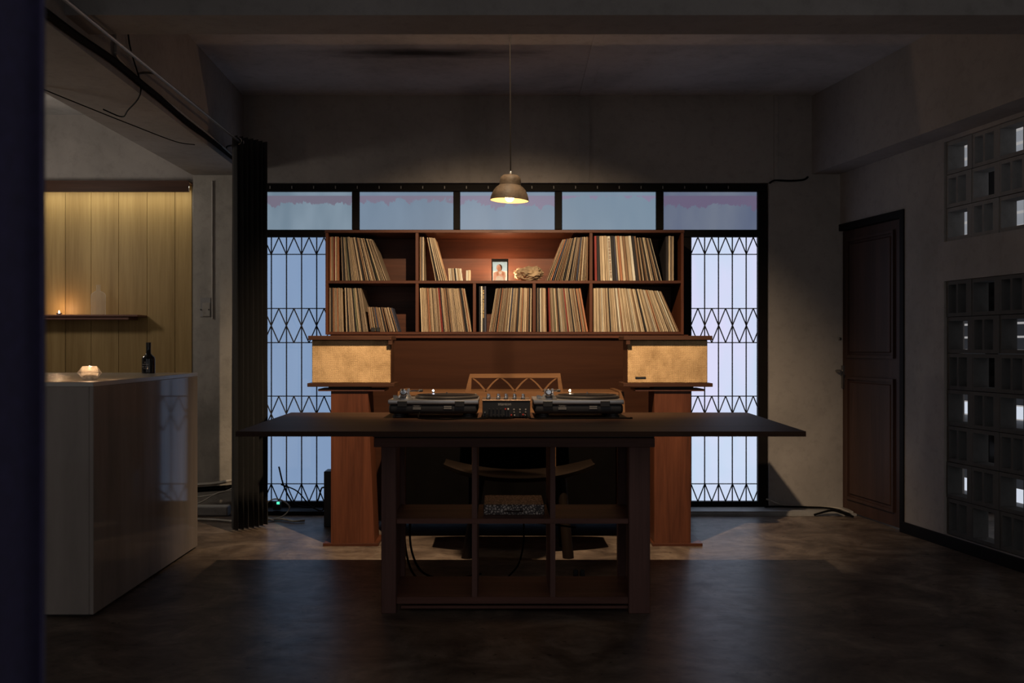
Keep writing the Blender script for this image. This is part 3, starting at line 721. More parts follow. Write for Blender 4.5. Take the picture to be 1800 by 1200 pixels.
for x0, x1 in ((bx0+0.03, bx0+0.048), (bx1-0.06, bx1-0.042)):
    obj('side_panel', box(x0, x1, BZ+0.05, BK, 0.08, zr-0.085), M['darkwood_v'], tb)
zm = wh(912,BZ)
obj('middle_shelf', box(bx0+0.048, bx1-0.06, BZ+0.052, BK-0.002, zm-0.02, zm), M['darkwood'], tb)
obj('middle_rail', box(ix0, ix1, BZ+0.012, BZ+0.05, zm-0.024, zm, bev=0.001), M['darkwood'], tb)
zl = wh(1050,BZ)
obj('bottom_shelf', box(bx0+0.048, bx1-0.06, BZ+0.052, BK-0.002, zl-0.012, zl), M['darkwood'], tb)
obj('bottom_rail', box(ix0, ix1, BZ+0.012, BZ+0.05, zl-0.032, zl, bev=0.001), M['darkwood'], tb)
obj('bottom_rail', box(ix0+.02, ix1, BZ+0.025, BZ+0.05, zl-0.058, zl-0.045, bev=0.001), M['darkwood'], tb)
for px in (834, 972):
    x = wx(px, BZ)
    obj('divider', box(x-0.012, x+0.012, BZ+0.014, BK, zm, zr-0.086), M['darkwood_v'], tb)
    obj('divider', box(x-0.012, x+0.012, BZ+0.014, BK, zl, zm-0.024), M['darkwood_v'], tb)

# patterned case on the middle shelf
cs = thing('record_case', 'small case in scroll patterned paper with a chrome handle under the table', 'case', (wx(903,4.78), 4.9, zm))
obj('body', box(wx(850,4.75), wx(957,4.75), 4.75, 5.05, zm+0.0005, zm+0.05, bev=0.003), M['pattern'], cs)
obj('handle', tube(bmesh.new(), curve_pts([(wx(886,4.75),4.749,zm+0.022),(wx(890,4.74),4.728,zm+0.022),(wx(904,4.74),4.722,zm+0.022),(wx(917,4.74),4.728,zm+0.022),(wx(921,4.75),4.749,zm+0.022)], 4), 0.004, 6), M['chrome'], cs, True)

# ------------------------------------------------------------------ turntables
def text_mesh(txt, size, m, name):
    cu = bpy.data.curves.new('txt', 'FONT'); cu.body = txt; cu.size = size; cu.align_x = 'CENTER'; cu.extrude = 0.0002
    o = bpy.data.objects.new('txt', cu); C.objects.link(o)
    me = bpy.data.meshes.new_from_object(o.evaluated_get(bpy.context.evaluated_depsgraph_get()))
    bpy.data.objects.remove(o); bpy.data.curves.remove(cu); me.name = name; me.materials.clear(); me.materials.append(m)
    return me
def turntable(label, x0, cue, lit):
    y0 = 4.99; x1 = x0 + 0.453; y1 = y0 + 0.353
    t = thing('turntable', label, 'turntable', (x0+0.2265, y0+0.176, TH), group='turntables')
    body = obj('plinth', rbox(x0+0.003, x1-0.003, y0+0.003, y1-0.003, TH+0.022, TH+0.072, 0.014, 3), M['rubber'], t, True)
    bm = rbox(x0, x1, y0, y1, TH+0.070, TH+0.092, 0.003, 2)
    tp = obj('top_plate', bm, M['silver'], t, True)
    for a in (0.047, 0.335):       # dust-cover hinge sockets
        obj('hinge_socket', box(x0+a, x0+a+0.048, y0-0.003, y0+0.012, TH+0.058, TH+0.087, bev=0.002), M['rubber'], t)
    pl = obj('rating_plate', box(x0+0.122, x0+0.166, y0+0.0015, y0+0.004, TH+0.042, TH+0.066), M['black'], t)
    me = text_mesh('Technics', 0.0085, M['greyprint'], 'lettering')
    lt = bpy.data.objects.new('lettering', me); C.objects.link(lt); lt.parent = pl; lt.matrix_parent_inverse = wmat(pl).inverted(); lt.location = (x0+0.143, y0+0.001, TH+0.0595); lt.rotation_euler = (R(90), 0, 0)
    obj('print_lines', boxes(*[(x0+0.125+0.005*k, x0+0.1283+0.005*k, y0+0.0009, y0+0.0014, TH+zq, TH+zq+0.004) for k in range(8) for zq in (0.045, 0.0515)]), M['greyprint'], pl)
    p2 = obj('rating_plate', box(x0+0.278, x0+0.322, y0+0.0015, y0+0.004, TH+0.045, TH+0.064), M['black'], t)
    obj('print_lines', boxes(*[(x0+0.281+0.0055*k, x0+0.2845+0.0055*k, y0+0.0009, y0+0.0014, TH+zq, TH+zq+0.005) for k in range(7) for zq in (0.047, 0.056)]), M['greyprint'], p2)
    for fx in (x0+0.05, x1-0.05):
        for fy in (y0+0.05, y1-0.05):
            obj('foot', lathe(bmesh.new(), [(0.026,0),(0.034,0.003),(0.034,0.012),(0.028,0.014),(0.028,0.024)], 18, (fx,fy,TH+0.0003)), M['rubber'], t, True)
    px_, py_, pz = x0+0.285, y0+0.185, TH+0.092
    obj('platter', lathe(bmesh.new(), [(0.13,0.0),(0.164,0.004),(0.166,0.009),(0.164,0.014),(0.158,0.016),(0.0,0.016)], 48, (px_,py_,pz), close=False), M['platter'], t, True)
    rec = obj('disc', lathe(bmesh.new(), [(0.0,0.0165),(0.150,0.0165),(0.152,0.018),(0.150,0.0195),(0.0,0.0195)], 48, (px_,py_,pz), close=False), M['vinyl'], t, True)
    obj('spindle', lathe(bmesh.new(), [(0.0035,0.015),(0.0035,0.03),(0.0,0.032)], 8, (px_,py_,pz), close=False), M['chrome'], t, True)
    ax, ay = x0+0.078, y0+0.066
    arm = obj('tonearm_base', lathe(bmesh.new(), [(0.044,0.0),(0.044,0.006),(0.036,0.009),(0.030,0.022),(0.024,0.024),(0.0,0.024)], 24, (ax,ay,pz), close=False), M['silver'], t, True)
    obj('gimbal', boxes((ax-0.022,ax-0.014,ay-0.012,ay+0.012,pz+0.02,pz+0.052),(ax+0.014,ax+0.024,ay-0.014,ay+0.014,pz+0.02,pz+0.054),(ax-0.022,ax+0.024,ay-0.006,ay+0.006,pz+0.018,pz+0.026)), M['silver'], arm)
    obj('counterweight', lathe(bmesh.new(), [(0.0,-0.066),(0.008,-0.066),(0.009,-0.060),(0.013,-0.060),(0.017,-0.057),(0.0185,-0.05),(0.0185,-0.03),(0.0,-0.03)], 24, (ax-0.002,ay,pz+0.037), close=False, axis='y'), M['chrome'], arm, True)
    obj('arm_tube', tube(bmesh.new(), curve_pts([(ax-0.002,ay-0.03,pz+0.037),(ax-0.002,ay+0.06,pz+0.037),(ax+0.012,ay+0.14,pz+0.036),(ax+0.045,ay+0.19,pz+0.035),(ax+0.06,ay+0.215,pz+0.034)], 5), 0.0045, 8), M['chrome'], arm, True)
    obj('headshell', box(ax+0.052, ax+0.074, ay+0.212, ay+0.252, pz+0.027, pz+0.040, bev=0.003), M['black'], arm)
    obj('lift_lever', boxes((ax-0.055,ax-0.030,ay-0.012,ay-0.004,pz+0.006,pz+0.016),(ax-0.060,ax-0.040,ay+0.01,ay+0.016,pz+0.0,pz+0.02)), M['steel'], arm)
    ux, uy = x0+0.205, y0+0.338
    ck = obj('cue_lamp', lathe(bmesh.new(), [(0.006,0.0),(0.006,0.03),(0.005,0.034),(0.0,0.035)], 12, (ux,uy,pz), close=False), M['steel'], t, True)
    obj('lens', lathe(bmesh.new(), [(0.0,-0.005),(0.0042,-0.003),(0.005,0.0),(0.0042,0.004),(0.0,0.006)], 10, (ux,uy-0.008,pz+0.032), close=False), M[cue], ck, True)
    obj('strobe_tower', box(x1-0.03, x1-0.015, y1-0.05, y1-0.03, pz, pz+0.016, bev=0.002), M['black'], t)
    return t
turntable('silver and black turntable left of the mixer, seen from behind', wx(682,4.99), 'cue', True)
turntable('silver and black turntable right of the mixer, seen from behind', wx(938,4.99), 'cue2', True)

# ------------------------------------------------------------------ mixer
mx0, mx1, my0, my1 = wx(848,4.99), wx(932,4.99), 4.99, 5.29
mzt = TH + 0.086
mix = thing('dj_mixer', 'small black mixer with a metal deck between the turntables', 'mixer', ((mx0+mx1)/2, 5.14, TH))
bd = obj('body', box(mx0, mx1, my0, my1, TH+0.006, mzt, bev=0.002), M['black'], mix)
obj('top_plate', box(mx0-0.002, mx1+0.002, my0-0.002, my1, mzt, mzt+0.006, bev=0.001), M['deck'], mix)
for fx in (mx0+0.02, mx1-0.02):
    for fy in (my0+0.03, my1-0.03): obj('foot', box(fx-0.01, fx+0.01, fy-0.01, fy+0.01, TH+0.0003, TH+0.006), M['rubber'], mix)
for px in (858, 875.5, 889, 904, 919):
    x = wx(px, 5.08)
    k = obj('knob', lathe(bmesh.new(), [(0.0085,0.0),(0.0085,0.012),(0.0065,0.014),(0.006,0.028),(0.0,0.029)], 14, (x,5.06,mzt+0.006), close=False), M['chrome'], mix, True)
    obj('collar', lathe(bmesh.new(), [(0.011,0.0),(0.011,0.004),(0.0086,0.005)], 14, (x,5.06,mzt+0.0061), close=False), M['rubber'], k, True)
    k2 = obj('knob', lathe(bmesh.new(), [(0.0075,0.0),(0.007,0.012),(0.0055,0.013),(0.005,0.022),(0.0,0.023)], 14, (x+0.006,5.13,mzt+0.006), close=False), M['chrome'], mix, True)
me = text_mesh('stanton', 0.022, M['greyprint'], 'lettering'); lt = bpy.data.objects.new('lettering', me); C.objects.link(lt)
lt.parent = mix; lt.location = (wx(887,4.99)-(mx0+mx1)/2, my0-0.0006-5.14, wh(712.2,4.99)-TH); lt.rotation_euler = (R(90), 0, 0); lt['label'] = 'grey lettering reading stanton'
def jack(px, py, m):
    x, z_ = wx(px,4.99), wh(py,4.99)
    obj('jack', lathe(bmesh.new(), [(0.0042,0.0),(0.0042,-0.006),(0.0032,-0.012),(0.0,-0.012)], 10, (x,my0,z_), close=False, axis='y'), M[m], mix, True)
for px in (860.5, 867.3, 873.8, 880): jack(px, 719, 'rubber')
jack(888.5, 718.8, 'red'); jack(893.3, 718.8, 'white')
for px in (903.5, 914, 924): jack(px, 719.5, 'conduit'); jack(px, 723.8, 'conduit')
for px in (867.5, 873.8, 880.5, 886): jack(px, 729, 'rubber')
jack(899, 729.3, 'red'); jack(904, 729.3, 'white'); jack(919.5, 728.5, 'red'); jack(924, 728.8, 'white'); jack(852.5, 724.5, 'steel')

def cable(name, label, ctrl, r=0.004, m='cable', cat='cable', n=8, group=None, sides=6):
    return tag(obj(name, tube(bmesh.new(), curve_pts(ctrl, n), r, sides), M[m], smooth=True), label, cat, group)
ct = TH + 0.0045
cable('audio_cable', 'black cable curling on the table below the left turntable', [(-0.40,4.985,TH+0.03),(-0.40,4.95,ct),(-0.33,4.90,ct),(-0.25,4.88,ct),(-0.18,4.92,ct),(-0.07,4.93,ct),(-0.06,4.975,TH+0.02)])
cable('audio_cable', 'black cable sagging from the mixer jacks onto the table', [(0.07,4.976,TH+0.025),(0.06,4.955,ct),(0.0,4.92,ct),(-0.06,4.94,ct),(-0.1,4.955,ct)])
cable('audio_cable', 'long black cable along the table edge below the right turntable', [(0.13,4.975,TH+0.025),(0.15,4.94,ct),(0.22,4.91,ct),(0.34,4.925,ct),(0.45,4.93,ct),(0.55,4.945,ct),(0.65,4.94,ct),(0.655,4.97,ct)])

# ================================================================== chair with lattice back and carved saddle seat
ch = thing('lattice_chair', 'wooden seat with carved saddle and lattice backrest behind the table', 'chair', (0.1, 6.0, 0))
CZ = 6.25
def cp(px, py): return (wx(px,CZ), wh(py,CZ))
def bar2(name, pts):          # polygon in the plane of the backrest
    bm = bmesh.new(); prism(bm, [cp(*p) for p in pts], 'y', CZ, CZ+0.022); return obj(name, bm, M['teak'], ch)
bar2('top_rail', [(826,657),(985,656),(986,664),(824,664)]); bar2('back_board', [(818,688),(990,688),(993,760),(815,760)])
bar2('stile', [(824,664),(829,664),(828,688),(818,688)]); bar2('stile', [(980,664),(986,664),(990,688),(982,688)])
def arc(a, b, bow):
    (xa, ya), (xb, yb) = a, b; w = 2.6; L = []; Rr = []
    for k in range(6):
        t = k/5; x = xa + (xb-xa)*t; y = ya + (yb-ya)*t - bow*math.sin(math.pi*t)*1.0
        L.append((x-w*0.7, y)); Rr.append((x+w*0.7, y))
    bm = bmesh.new(); pts = L + Rr[::-1]; prism(bm, [cp(*p) for p in pts], 'y', CZ+0.003, CZ+0.019); obj('lattice_strut', bm, M['teak'], ch)
for tl, b, tr in ((830,854,877),(881,905,928),(931,955,979)):
    arc((tl,664), (b,688), 2.5); arc((b,688), (tr,664), 2.5)
# saddle seat: cross-section swept left to right, ends curl up
bm = bmesh.new(); rings = []
for k in range(25):
    t = k/24; x = wx(782,6.0) + (wx(1042,6.0)-wx(782,6.0))*t; u = 2*t-1
    zc = 0.455 + 0.075*abs(u)**2.2; hw = 0.20*(1-0.35*abs(u)**4); hh = 0.026*(1-0.3*abs(u)**6)
    rings.append([bm.verts.new((x, 6.0 + hw*math.cos(a), zc + hh*math.sin(a) + 0.02*math.cos(a)**2)) for a in [2*math.pi*j/14 for j in range(14)]])
for A, B in zip(rings, rings[1:]):
    for j in range(14): bm.faces.new((A[j], A[(j+1) % 14], B[(j+1) % 14], B[j]))
bm.faces.new(rings[0][::-1]); bm.faces.new(rings[-1]); bmesh.ops.recalc_face_normals(bm, faces=bm.faces[:])
obj('saddle_seat', bm, M['seatwood'], ch, True)
for x0, x1 in ((wx(845,6.0), wx(822,6.0)), (wx(985,6.0), wx(996,6.0))):
    for y0, y1 in ((5.9, 5.86), (6.12, 6.2)):
        obj('leg', tube(bmesh.new(), [(x0,y0,0.46),(x1,y1,0.0)], [0.028,0.034], 10), M['seatwood'], ch, True)
for x in (wx(835,CZ), wx(972,CZ)):
    obj('back_post', box(x-0.02, x+0.02, CZ+0.022, CZ+0.047, 0.46, wh(690,CZ), bev=0.003), M['teak'], ch)
    obj('back_bracket', box(x-0.02, x+0.02, 6.1, CZ+0.047, 0.44, 0.465, bev=0.003), M['teak'], ch)

# ================================================================== console with splayed sides against the cabinet
cn = thing('console_cabinet', 'low wide wooden console with splayed sides behind the lattice chair', 'cabinet', (0.07, 6.75, 0))
K0, K1 = wx(708,6.45), wx(1088,6.45); kz = wh(690,6.45)
obj('top', box(K0, K1, 6.45, 7.0, kz-0.022, kz, bev=0.003), M['teak'], cn)
obj('front', box(K0+0.02, K1-0.02, 6.47, 6.49, 0.12, kz-0.022), M['matte'], cn)
for s, xb in ((-1, K0), (1, K1)):
    bm = bmesh.new(); prism(bm, [(xb, kz+0.008), (xb + s*0.03, kz+0.008), (xb + s*0.085, 0.0), (xb + s*0.055, 0.0)], 'y', 6.43, 6.98)
    obj('side_panel', bm, M['teak'], cn)
obj('bottom', box(K0-0.03, K1+0.03, 6.47, 6.98, 0.10, 0.12), M['panel'], cn)

# ================================================================== pendant lamp
LX, LY, LH = wx(895.5,5.03), 5.03, wh(352.5,5.03)
lamp = thing('pendant_lamp', 'small brown bell pendant lamp lit above the turntables', 'lamp', (LX, LY, LH)); lamp.rotation_euler = (0, R(2.6), 0); lamp.scale = (1.037,)*3
prof = [(0.0,0.126),(0.020,0.126),(0.038,0.122),(0.049,0.112),(0.052,0.095),(0.053,0.074),(0.064,0.066),(0.077,0.052),(0.086,0.034),(0.092,0.015),(0.0945,0.0)]
inner = [(0.0925,0.0),(0.090,0.014),(0.084,0.032),(0.075,0.049),(0.062,0.063),(0.050,0.072),(0.048,0.095),(0.030,0.117),(0.0,0.118)]
obj('shade', lathe(bmesh.new(), prof, 40, close=False), M['shade_out'], lamp, True, local=True)
obj('shade_lining', lathe(bmesh.new(), [(0.0945,0.0)] + inner, 40, close=False), M['shade_in'], lamp, True, local=True)
obj('bulb', lathe(bmesh.new(), [(0.0,-0.006),(0.010,-0.004),(0.018,0.003),(0.021,0.014),(0.018,0.026),(0.011,0.038),(0.010,0.046)], 20, close=True), M['bulb'], lamp, True, local=True)
obj('socket', lathe(bmesh.new(), [(0.013,0.046),(0.014,0.05),(0.014,0.117)], 16), M['black'], lamp, True, local=True)
cord = obj('cord', tube(bmesh.new(), [(LX+0.0058,LY,LH+0.13),(LX+0.004,LY,2.6),(LX,LY-0.0,CEIL)], 0.0038, 6), M['cordblack'], lamp)
obj('cord_grip', lathe(bmesh.new(), [(0.009,0.122),(0.009,0.135),(0.005,0.143)], 12), M['black'], lamp, True, local=True)

# spotlight fixture behind the cross beam
sf = thing('spotlight', 'small black spotlight on the far face of the cross beam', 'spotlight', (SPOT_AT.x, 4.45, SPOT_AT.z))
q = so.rotation_euler.to_matrix().to_4x4(); q.translation = SPOT_AT
bm = lathe(bmesh.new(), [(0.030,-0.005),(0.033,-0.005),(0.033,0.06),(0.022,0.075),(0.0,0.075)], 20, close=False)
bmesh.ops.transform(bm, matrix=q, verts=bm.verts[:]); obj('can', bm, M['black'], sf, True)
obj('mount', boxes((SPOT_AT.x-0.03,SPOT_AT.x+0.03,4.45,4.462,SPOT_AT.z+0.02,SPOT_AT.z+0.12),(SPOT_AT.x-0.008,SPOT_AT.x+0.008,4.462,4.51,SPOT_AT.z+0.06,SPOT_AT.z+0.075)), M['black'], sf)

# ================================================================== bar, left
BX, BY0, BY1, BH = -1.868, 4.58, 6.16, 1.082
bar = thing('bar_counter', 'stone clad bar counter at the left in front of the oak wall', 'bar counter', (-2.9, 5.37, 0))
obj('front_panel', box(-4.2, BX-0.0205, BY0, BY0+0.02, 0.012, BH-0.022, bev=0.002), M['stone'], bar)
obj('side_panel', box(BX-0.02, BX, BY0, BY1, 0.012, BH-0.022, bev=0.002), M['stone'], bar)
obj('back_panel', box(-4.2, BX-0.021, BY1-0.02, BY1, 0.012, BH-0.022), M['stone'], bar)
obj('worktop', box(-4.2, BX+0.001, BY0-0.001, BY1+0.001, BH-0.022, BH, bev=0.002), M['stone_top'], bar)
obj('plinth', box(-4.2, BX-0.03, BY0+0.03, BY1-0.03, 0, 0.012), M['black'], bar)
# crystal candle holder
HX, HY = wx(157.5,4.82), 4.82
hol = thing('candle_holder', 'faceted crystal candle holder glowing on the bar counter', 'candle holder', (HX, HY, BH))
obj('crystal', lathe(bmesh.new(), [(0.0,0.0005),(0.030,0.0005),(0.034,0.006),(0.057,0.036),(0.034,0.066),(0.031,0.068),(0.029,0.064),(0.030,0.03),(0.0,0.026)], 12, (HX,HY,BH), close=False), M['crystal'], hol)
tealight('tealight burning inside the crystal holder on the bar', HX, HY, BH+0.0265, 1.2, scale=1.25, cup=False)
# dark bottle near the bar's far end
DX, DY = wx(261,6.02), 6.02
db = thing('liquor_bottle', 'black liquor bottle with faint label at the far end of the bar', 'bottle', (DX, DY, BH))
obj('glass', lathe(bmesh.new(), [(0.0,0.0005),(0.036,0.0005),(0.039,0.004),(0.039,0.085),(0.036,0.098),(0.020,0.112),(0.0145,0.12),(0.0135,0.165)], 28, (DX,DY,BH), close=False), M['darkglass'], db, True)
obj('cap', lathe(bmesh.new(), [(0.0145,0.160),(0.0145,0.186),(0.0,0.187)], 18, (DX,DY,BH), close=False), M['black'], db, True)
lb = bmesh.new()
for (z0, z1, a0, a1) in ((0.052,0.056,-30,30),(0.036,0.044,-34,20),(0.028,0.031,-20,20),(0.06,0.072,-8,8)):
    for k in range(6):
        if z1-z0 > 0.007 and k % 2: continue
        aa, ab = R(-100 + a0 + (a1-a0)*k/6), R(-100 + a0 + (a1-a0)*(k+0.8)/6)
        q = [lb.verts.new((DX + 0.0393*math.cos(a), DY + 0.0393*math.sin(a), BH+z)) for a, z in ((aa,z0),(ab,z0),(ab,z1),(aa,z1))]
        lb.faces.new(q)
obj('label_print', lb, M['greyprint'], db)
tag(obj('bar_mat', box(wx(226,6.0), wx(285,6.0), 5.93, 6.13, BH, BH+0.0004), M['stone_top']), 'thin pale mat under the black bottle on the bar', 'mat')

# wall shelf with tealight and clear bottle
ws = thing('wall_shelf', 'narrow dark shelf on the oak wall holding a clear bottle', 'shelf', (-3.2, 8.02, wh(560,7.9)))
szt = wh(553,7.9)
obj('board', box(-4.4, wx(243,7.9), 7.88, 8.10, szt-0.014, szt, bev=0.001), M['darkwood'], ws)
obj('support_rail', box(-4.4, wx(226,7.9), 7.90, 8.10, szt-0.038, szt-0.014, bev=0.001), M['darkwood'], ws)
QX, QY = wx(173,7.97), 7.97
cb = thing('clear_bottle', 'clear glass flask bottle standing on the wall shelf', 'bottle', (QX, QY, szt))
bm = lathe(bmesh.new(), [(0.0,0.0005),(0.052,0.0005),(0.057,0.006),(0.057,0.155),(0.050,0.172),(0.030,0.186),(0.0155,0.192),(0.0145,0.232),(0.0165,0.234),(0.0165,0.242),(0.0,0.243)], 32, close=False)
for v in bm.verts:
    if v.co.z < 0.19: v.co.y *= 0.62
    v.co += Vector((QX, QY, szt))
obj('glass', bm, M['thinglass'], cb, True)
tealight('tealight burning on the wall shelf near the near curtain', wx(104,7.98), 7.98, szt, 0.9, scale=1.0)
# LED strip behind the trim board, washing the oak boards
led = thing('led_strip', 'warm strip light hidden behind the trim over the oak wall', 'strip light', (-3.6, 8.06, wh(337,7.97)+0.02))
obj('strip', box(-5.0, wx(337,8.05), 7.965, 7.985, wh(337,7.97)+0.045, wh(337,7.97)+0.05), M['led'], led)
L = bpy.data.lights.new('strip_glow', 'AREA'); L.shape = 'RECTANGLE'; L.size = 2.5; L.size_y = 0.02; L.energy = LED_W; L.color = (1.0, 0.95, 0.74)
lo_ = bpy.data.objects.new('strip_glow', L); C.objects.link(lo_); lo_.location = (-3.65, 7.975, wh(337,7.97)+0.04); lo_.parent = led; lo_.matrix_parent_inverse = wmat(led).inverted()

# ================================================================== curtains and the rail
def pleats(path, z0, z1, amp, per, n, nz=6, seed=0, flare=0.0):
    """path(t) -> (point, normal); a hanging pleated sheet with thickness"""
    rnd = random.Random(seed); ph = [rnd.uniform(-.5,.5) for _ in range(60)]; bm = bmesh.new(); g = []
    for j in range(nz+1):
        z = z0 + (z1-z0)*j/nz; rowv = []
        for i in range(n+1):
            t = i/n; p, nn = path(t); k = int(t*per) % 60
            a = amp*(1 + 0.35*ph[k])*(1 + flare*(1-j/nz))
            w = a*math.sin(2*math.pi*per*t + 0.25*ph[(k+j) % 60])
            rowv.append(bm.verts.new((p[0] + nn[0]*w, p[1] + nn[1]*w, z)))
        g.append(rowv)
    for j in range(nz):
        for i in range(n): bm.faces.new((g[j][i], g[j][i+1], g[j+1][i+1], g[j+1][i]))
    return bm
RH = 2.615
def rodx(Y): return -1.745 + 0.010*(6.8-Y)
fc = thing('black_curtain', 'black floor length curtain bunched at the far end of the rail', 'curtain', (-1.70, 6.78, 0.01))
o = obj('cloth', pleats(lambda t: ((-1.785 + 0.165*t, 6.66 + 0.22*t), (0.72, -0.69)), 0.02, 2.65, 0.05, 6.5, 120, 10, 3, 0.18), M['curtain'], fc, True)
md = o.modifiers.new('thickness', 'SOLIDIFY'); md.thickness = 0.004
for k, y in enumerate((6.70, 6.76, 6.82)):
    obj('eyelet', tube(bmesh.new(), [(rodx(y) + 0.021*math.cos(a), y - 0.05, RH + 0.021*math.sin(a)) for a in [2*math.pi*i/20 for i in range(20)]], 0.004, 6, closed=True), M['chrome'], fc, True)
nc = thing('navy_curtain', 'dark navy curtain hanging close by at the left edge', 'curtain', (-1.05, 1.6, 0.01))
o = obj('cloth', pleats(lambda t: ((-0.735 - 0.75*t, 1.6), (0, 1)), 0.015, 3.09, 0.05, 7, 140, 8, 5, 0.1), M['navy'], nc, True)
md = o.modifiers.new('thickness', 'SOLIDIFY'); md.thickness = 0.004
obj('rail', tube(bmesh.new(), [(-0.7,1.6,3.11),(-1.6,1.6,3.11)], 0.012, 8), M['steel'], nc, True)
rail = thing('curtain_rail', 'thin steel curtain rail running along the left beam', 'rail', (-1.74, 5.5, RH))
obj('rod', tube(bmesh.new(), [(rodx(1.0),1.0,RH),(rodx(6.98),6.98,RH)], 0.0085, 8), M['steel'], rail, True)
for y in (5.05, 3.4, 6.9):
    obj('bracket', tube(bmesh.new(), curve_pts([(rodx(y),y,RH),(rodx(y)-0.03,y+0.02,RH+0.02),(lbx(y)+0.02,y+0.03,RH+0.022),(lbx(y)+0.008,y+0.035,RH-0.03)], 5), 0.007, 6), M['steel'], rail, True)

# ------------------------------------------------------------------ cables and conduits
def lb_(Y, h, off=0.012): return (lbx(Y)+off, Y, h)
rnd = random.Random(2)
cable('power_cable', 'thick black cable bundle along the lower edge of the left beam', [lb_(y, 2.585 + rnd.uniform(-.012,.016), 0.018) for y in (2.0,3.0,3.6,4.2,4.7,5.1,5.5,6.0,6.4,6.8,7.1)], 0.018, n=5)
cable('power_cable', 'thin grey conduit riding over the cable bundle on the beam', [lb_(4.75,2.98), lb_(4.75,2.70), lb_(4.80,2.63), lb_(5.2,2.612), lb_(5.8,2.60,0.03), lb_(6.4,2.60,0.03), lb_(7.0,2.59,0.03)], 0.009, 'conduit', n=6)
cable('loose_wire', 'thin black wire drooping under the left beam', [lb_(4.9,2.98), lb_(4.95,2.75), lb_(5.1,2.56,0.02), (-1.98,5.3,2.50), (-2.05,5.4,2.49), (-2.15,5.4,2.53)], 0.004, n=6)
cable('loose_wire', 'thin wire slung across the underside of the left beam', [(-2.33,4.95,2.548),(-2.2,5.3,2.52),(-2.1,5.7,2.51),(-2.02,6.2,2.52),(-1.96,6.4,2.54)], 0.003, n=6)
cable('wall_cable', 'black cable across the top of the right pier', [(wx(1352,WB),WB-0.008,wh(322,WB)),(wx(1362,WB),WB-0.008,wh(317.5,WB)),(wx(1390,WB),WB-0.008,wh(318,WB)),(wx(1412,WB),WB-0.008,wh(316,WB)),(wx(1420,WB),WB-0.008,wh(311,WB))], 0.008)
cable('wall_conduit', 'pale vertical conduit on the concrete pier left of the curtain', [(wx(374,7.6),7.592,wh(560,7.6)),(wx(374,7.6),7.592,wh(450,7.6)),(wx(374,7.6),7.592,wh(318,7.6))], 0.006, 'pierpipe', 'conduit')
sw = thing('switch_box', 'old recessed switch box on the concrete pier', 'switch', (wx(363,7.6), 7.6, wh(558,7.6)))
s0, s1 = wx(352,7.6), wx(371,7.6)
obj('back_plate', box(s0, s1, 7.594, 7.6, wh(557,7.6), wh(523,7.6), bev=0.002), M['conduit'], sw)
obj('cover', box(s0+0.02, s1-0.004, 7.588, 7.594, wh(556,7.6), wh(532,7.6), bev=0.002), M['concrete'], sw)
for x in (s0+0.008, s1-0.014): obj('screw', lathe(bmesh.new(), [(0.006,0.0),(0.005,-0.003),(0,-0.003)], 8, (x, 7.588, wh(544,7.6)), close=False, axis='y'), M['black'], sw)
# heap at the foot of the pier
tag(obj('cable_trunking', rbox(-2.32, -1.985, 7.28, 7.37, 0, 0.075, 0.012, 2), M['conduit']), 'pale plastic cable trunking lying on the floor before the concrete pier', 'trunking')
fl = 0.012
cable('floor_cable', 'thick grey cable along the foot of the concrete pier', [(-2.3,7.5,0.20),(-2.15,7.5,0.21),(-2.0,7.5,0.235),(-1.9,7.5,0.24)], 0.014, 'cable_grey')
cable('floor_cable', 'black cable along the foot of the concrete pier', [(-2.3,7.52,0.16),(-2.15,7.52,0.17),(-2.0,7.52,0.18),(-1.9,7.52,0.19)], 0.022, 'cable')
cable('floor_cable', 'upper pale wire fanning behind the bar end', [(-2.3,7.45,0.115),(-2.2,7.44,0.125),(-2.08,7.44,0.15),(-1.98,7.44,0.19)], 0.006, 'cable_grey')
cable('floor_cable', 'lower pale wire fanning behind the bar end', [(-2.3,7.42,0.06),(-2.22,7.42,0.085),(-2.1,7.42,0.15),(-1.98,7.44,0.17)], 0.006, 'cable_grey')
cable('floor_cable', 'brown extension cord trailing over the floor from the trunking', [(-2.2,7.1,fl),(-2.05,7.08,fl),(-1.9,7.02,fl),(-1.82,6.98,fl),(-1.7,7.06,fl),(-1.55,7.1,fl),(-1.45,7.02,fl),(-1.38,7.05,fl)], 0.009, 'cable_grey')
cable('floor_cable', 'looped thin cord standing up beside the black curtain', [(-1.63,7.1,0.01),(-1.55,7.12,0.03),(-1.5,7.12,0.09),(-1.55,7.12,0.14),(-1.62,7.12,0.15),(-1.68,7.12,0.10),(-1.66,7.1,0.03),(-1.6,7.06,0.008)], 0.005, 'cable_grey')
cable('floor_cable', 'black wire arching over the left window ledge towards the black box', [(-1.64,7.4,0.35),(-1.6,7.4,0.2),(-1.52,7.4,0.07),(-1.38,7.4,0.05),(-1.33,7.3,0.12),(-1.28,7.15,0.22),(-1.24,7.02,0.25)], 0.006)
cable('floor_cable', 'black wire crossing the bottom of the left grille', [(-1.62,7.38,0.22),(-1.5,7.38,0.17),(-1.4,7.38,0.06),(-1.3,7.3,0.04),(-1.24,7.02,0.14)], 0.005)
pa = thing('power_adapter', 'small power adapter with a green light by the left window', 'adapter', (wx(486,7.36), 7.36, 0.036))
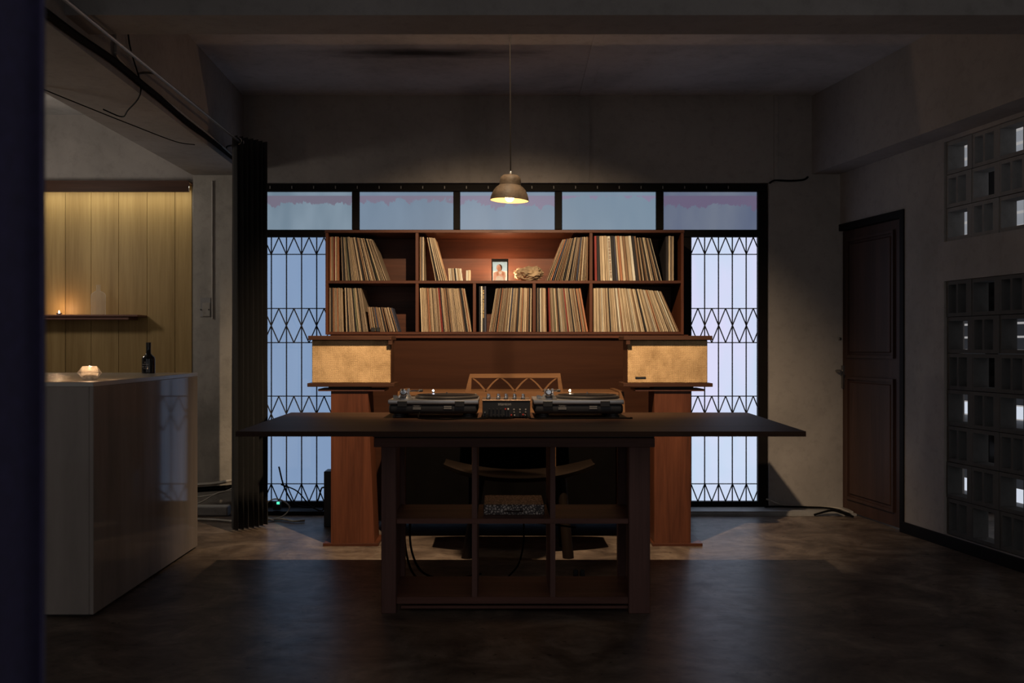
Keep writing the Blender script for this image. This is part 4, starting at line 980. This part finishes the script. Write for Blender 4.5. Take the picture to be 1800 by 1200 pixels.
obj('case', rbox(wx(480,7.36), wx(494,7.36), 7.34, 7.38, 0.036, 0.10, 0.008, 2), M['black'], pa)
obj('indicator', box(wx(486,7.33), wx(491,7.33), 7.336, 7.34, 0.08, 0.098), M['green'], pa)
cable('floor_cable', 'black cord along the foot of the right pier', [(1.98,7.44,0.045),(2.1,7.42,0.05),(2.3,7.42,0.045),(2.45,7.36,0.045),(2.55,7.25,0.02)], 0.008)
cable('floor_cable', 'pale cord along the foot of the right pier', [(2.0,7.46,0.10),(2.12,7.43,0.06),(2.3,7.44,0.044),(2.5,7.4,0.044),(2.56,7.28,0.03)], 0.006, 'cable_grey')
cable('floor_cable', 'tangled black cord end beside the right door', [(2.3,7.28,0.012),(2.42,7.27,0.045),(2.5,7.25,0.03),(2.56,7.2,0.012)], 0.008)
# cords under the table
cable('table_cord', 'black cord hanging down inside the left cubby to the floor', [(-0.48,5.13,0.42),(-0.49,5.15,0.25),(-0.47,5.2,0.10),(-0.43,5.25,0.012)], 0.006)
cable('table_cord', 'second black cord curling to the floor inside the left cubby', [(-0.46,5.13,0.42),(-0.46,5.15,0.22),(-0.42,5.22,0.08),(-0.34,5.3,0.015),(-0.2,5.32,0.012),(-0.1,5.4,0.012)], 0.006)
cable('table_cord', 'black cord slung low behind the table cubbies', [(-0.5,5.2,0.35),(-0.4,5.22,0.33),(-0.2,5.22,0.345),(0.0,5.22,0.335),(0.2,5.22,0.32),(0.4,5.2,0.30)], 0.005)
cable('table_cord', 'black cord hanging in the middle cubby', [(0.125,5.14,0.36),(0.125,5.2,0.22),(0.10,5.24,0.10),(0.04,5.3,0.012)], 0.005)
ps = thing('power_strip', 'pale power strip with two black plugs on the floor under the table', 'power strip', (0.37, 5.2, 0))
obj('strip', rbox(wx(1000,5.2), wx(1041,5.2), 5.19, 5.245, 0, 0.035, 0.006, 2), M['cable_grey'], ps)
for px in (1012, 1024): obj('plug', box(wx(px,5.2)-0.012, wx(px,5.2)+0.012, 5.2, 5.235, 0.035, 0.08, bev=0.004), M['black'], ps)
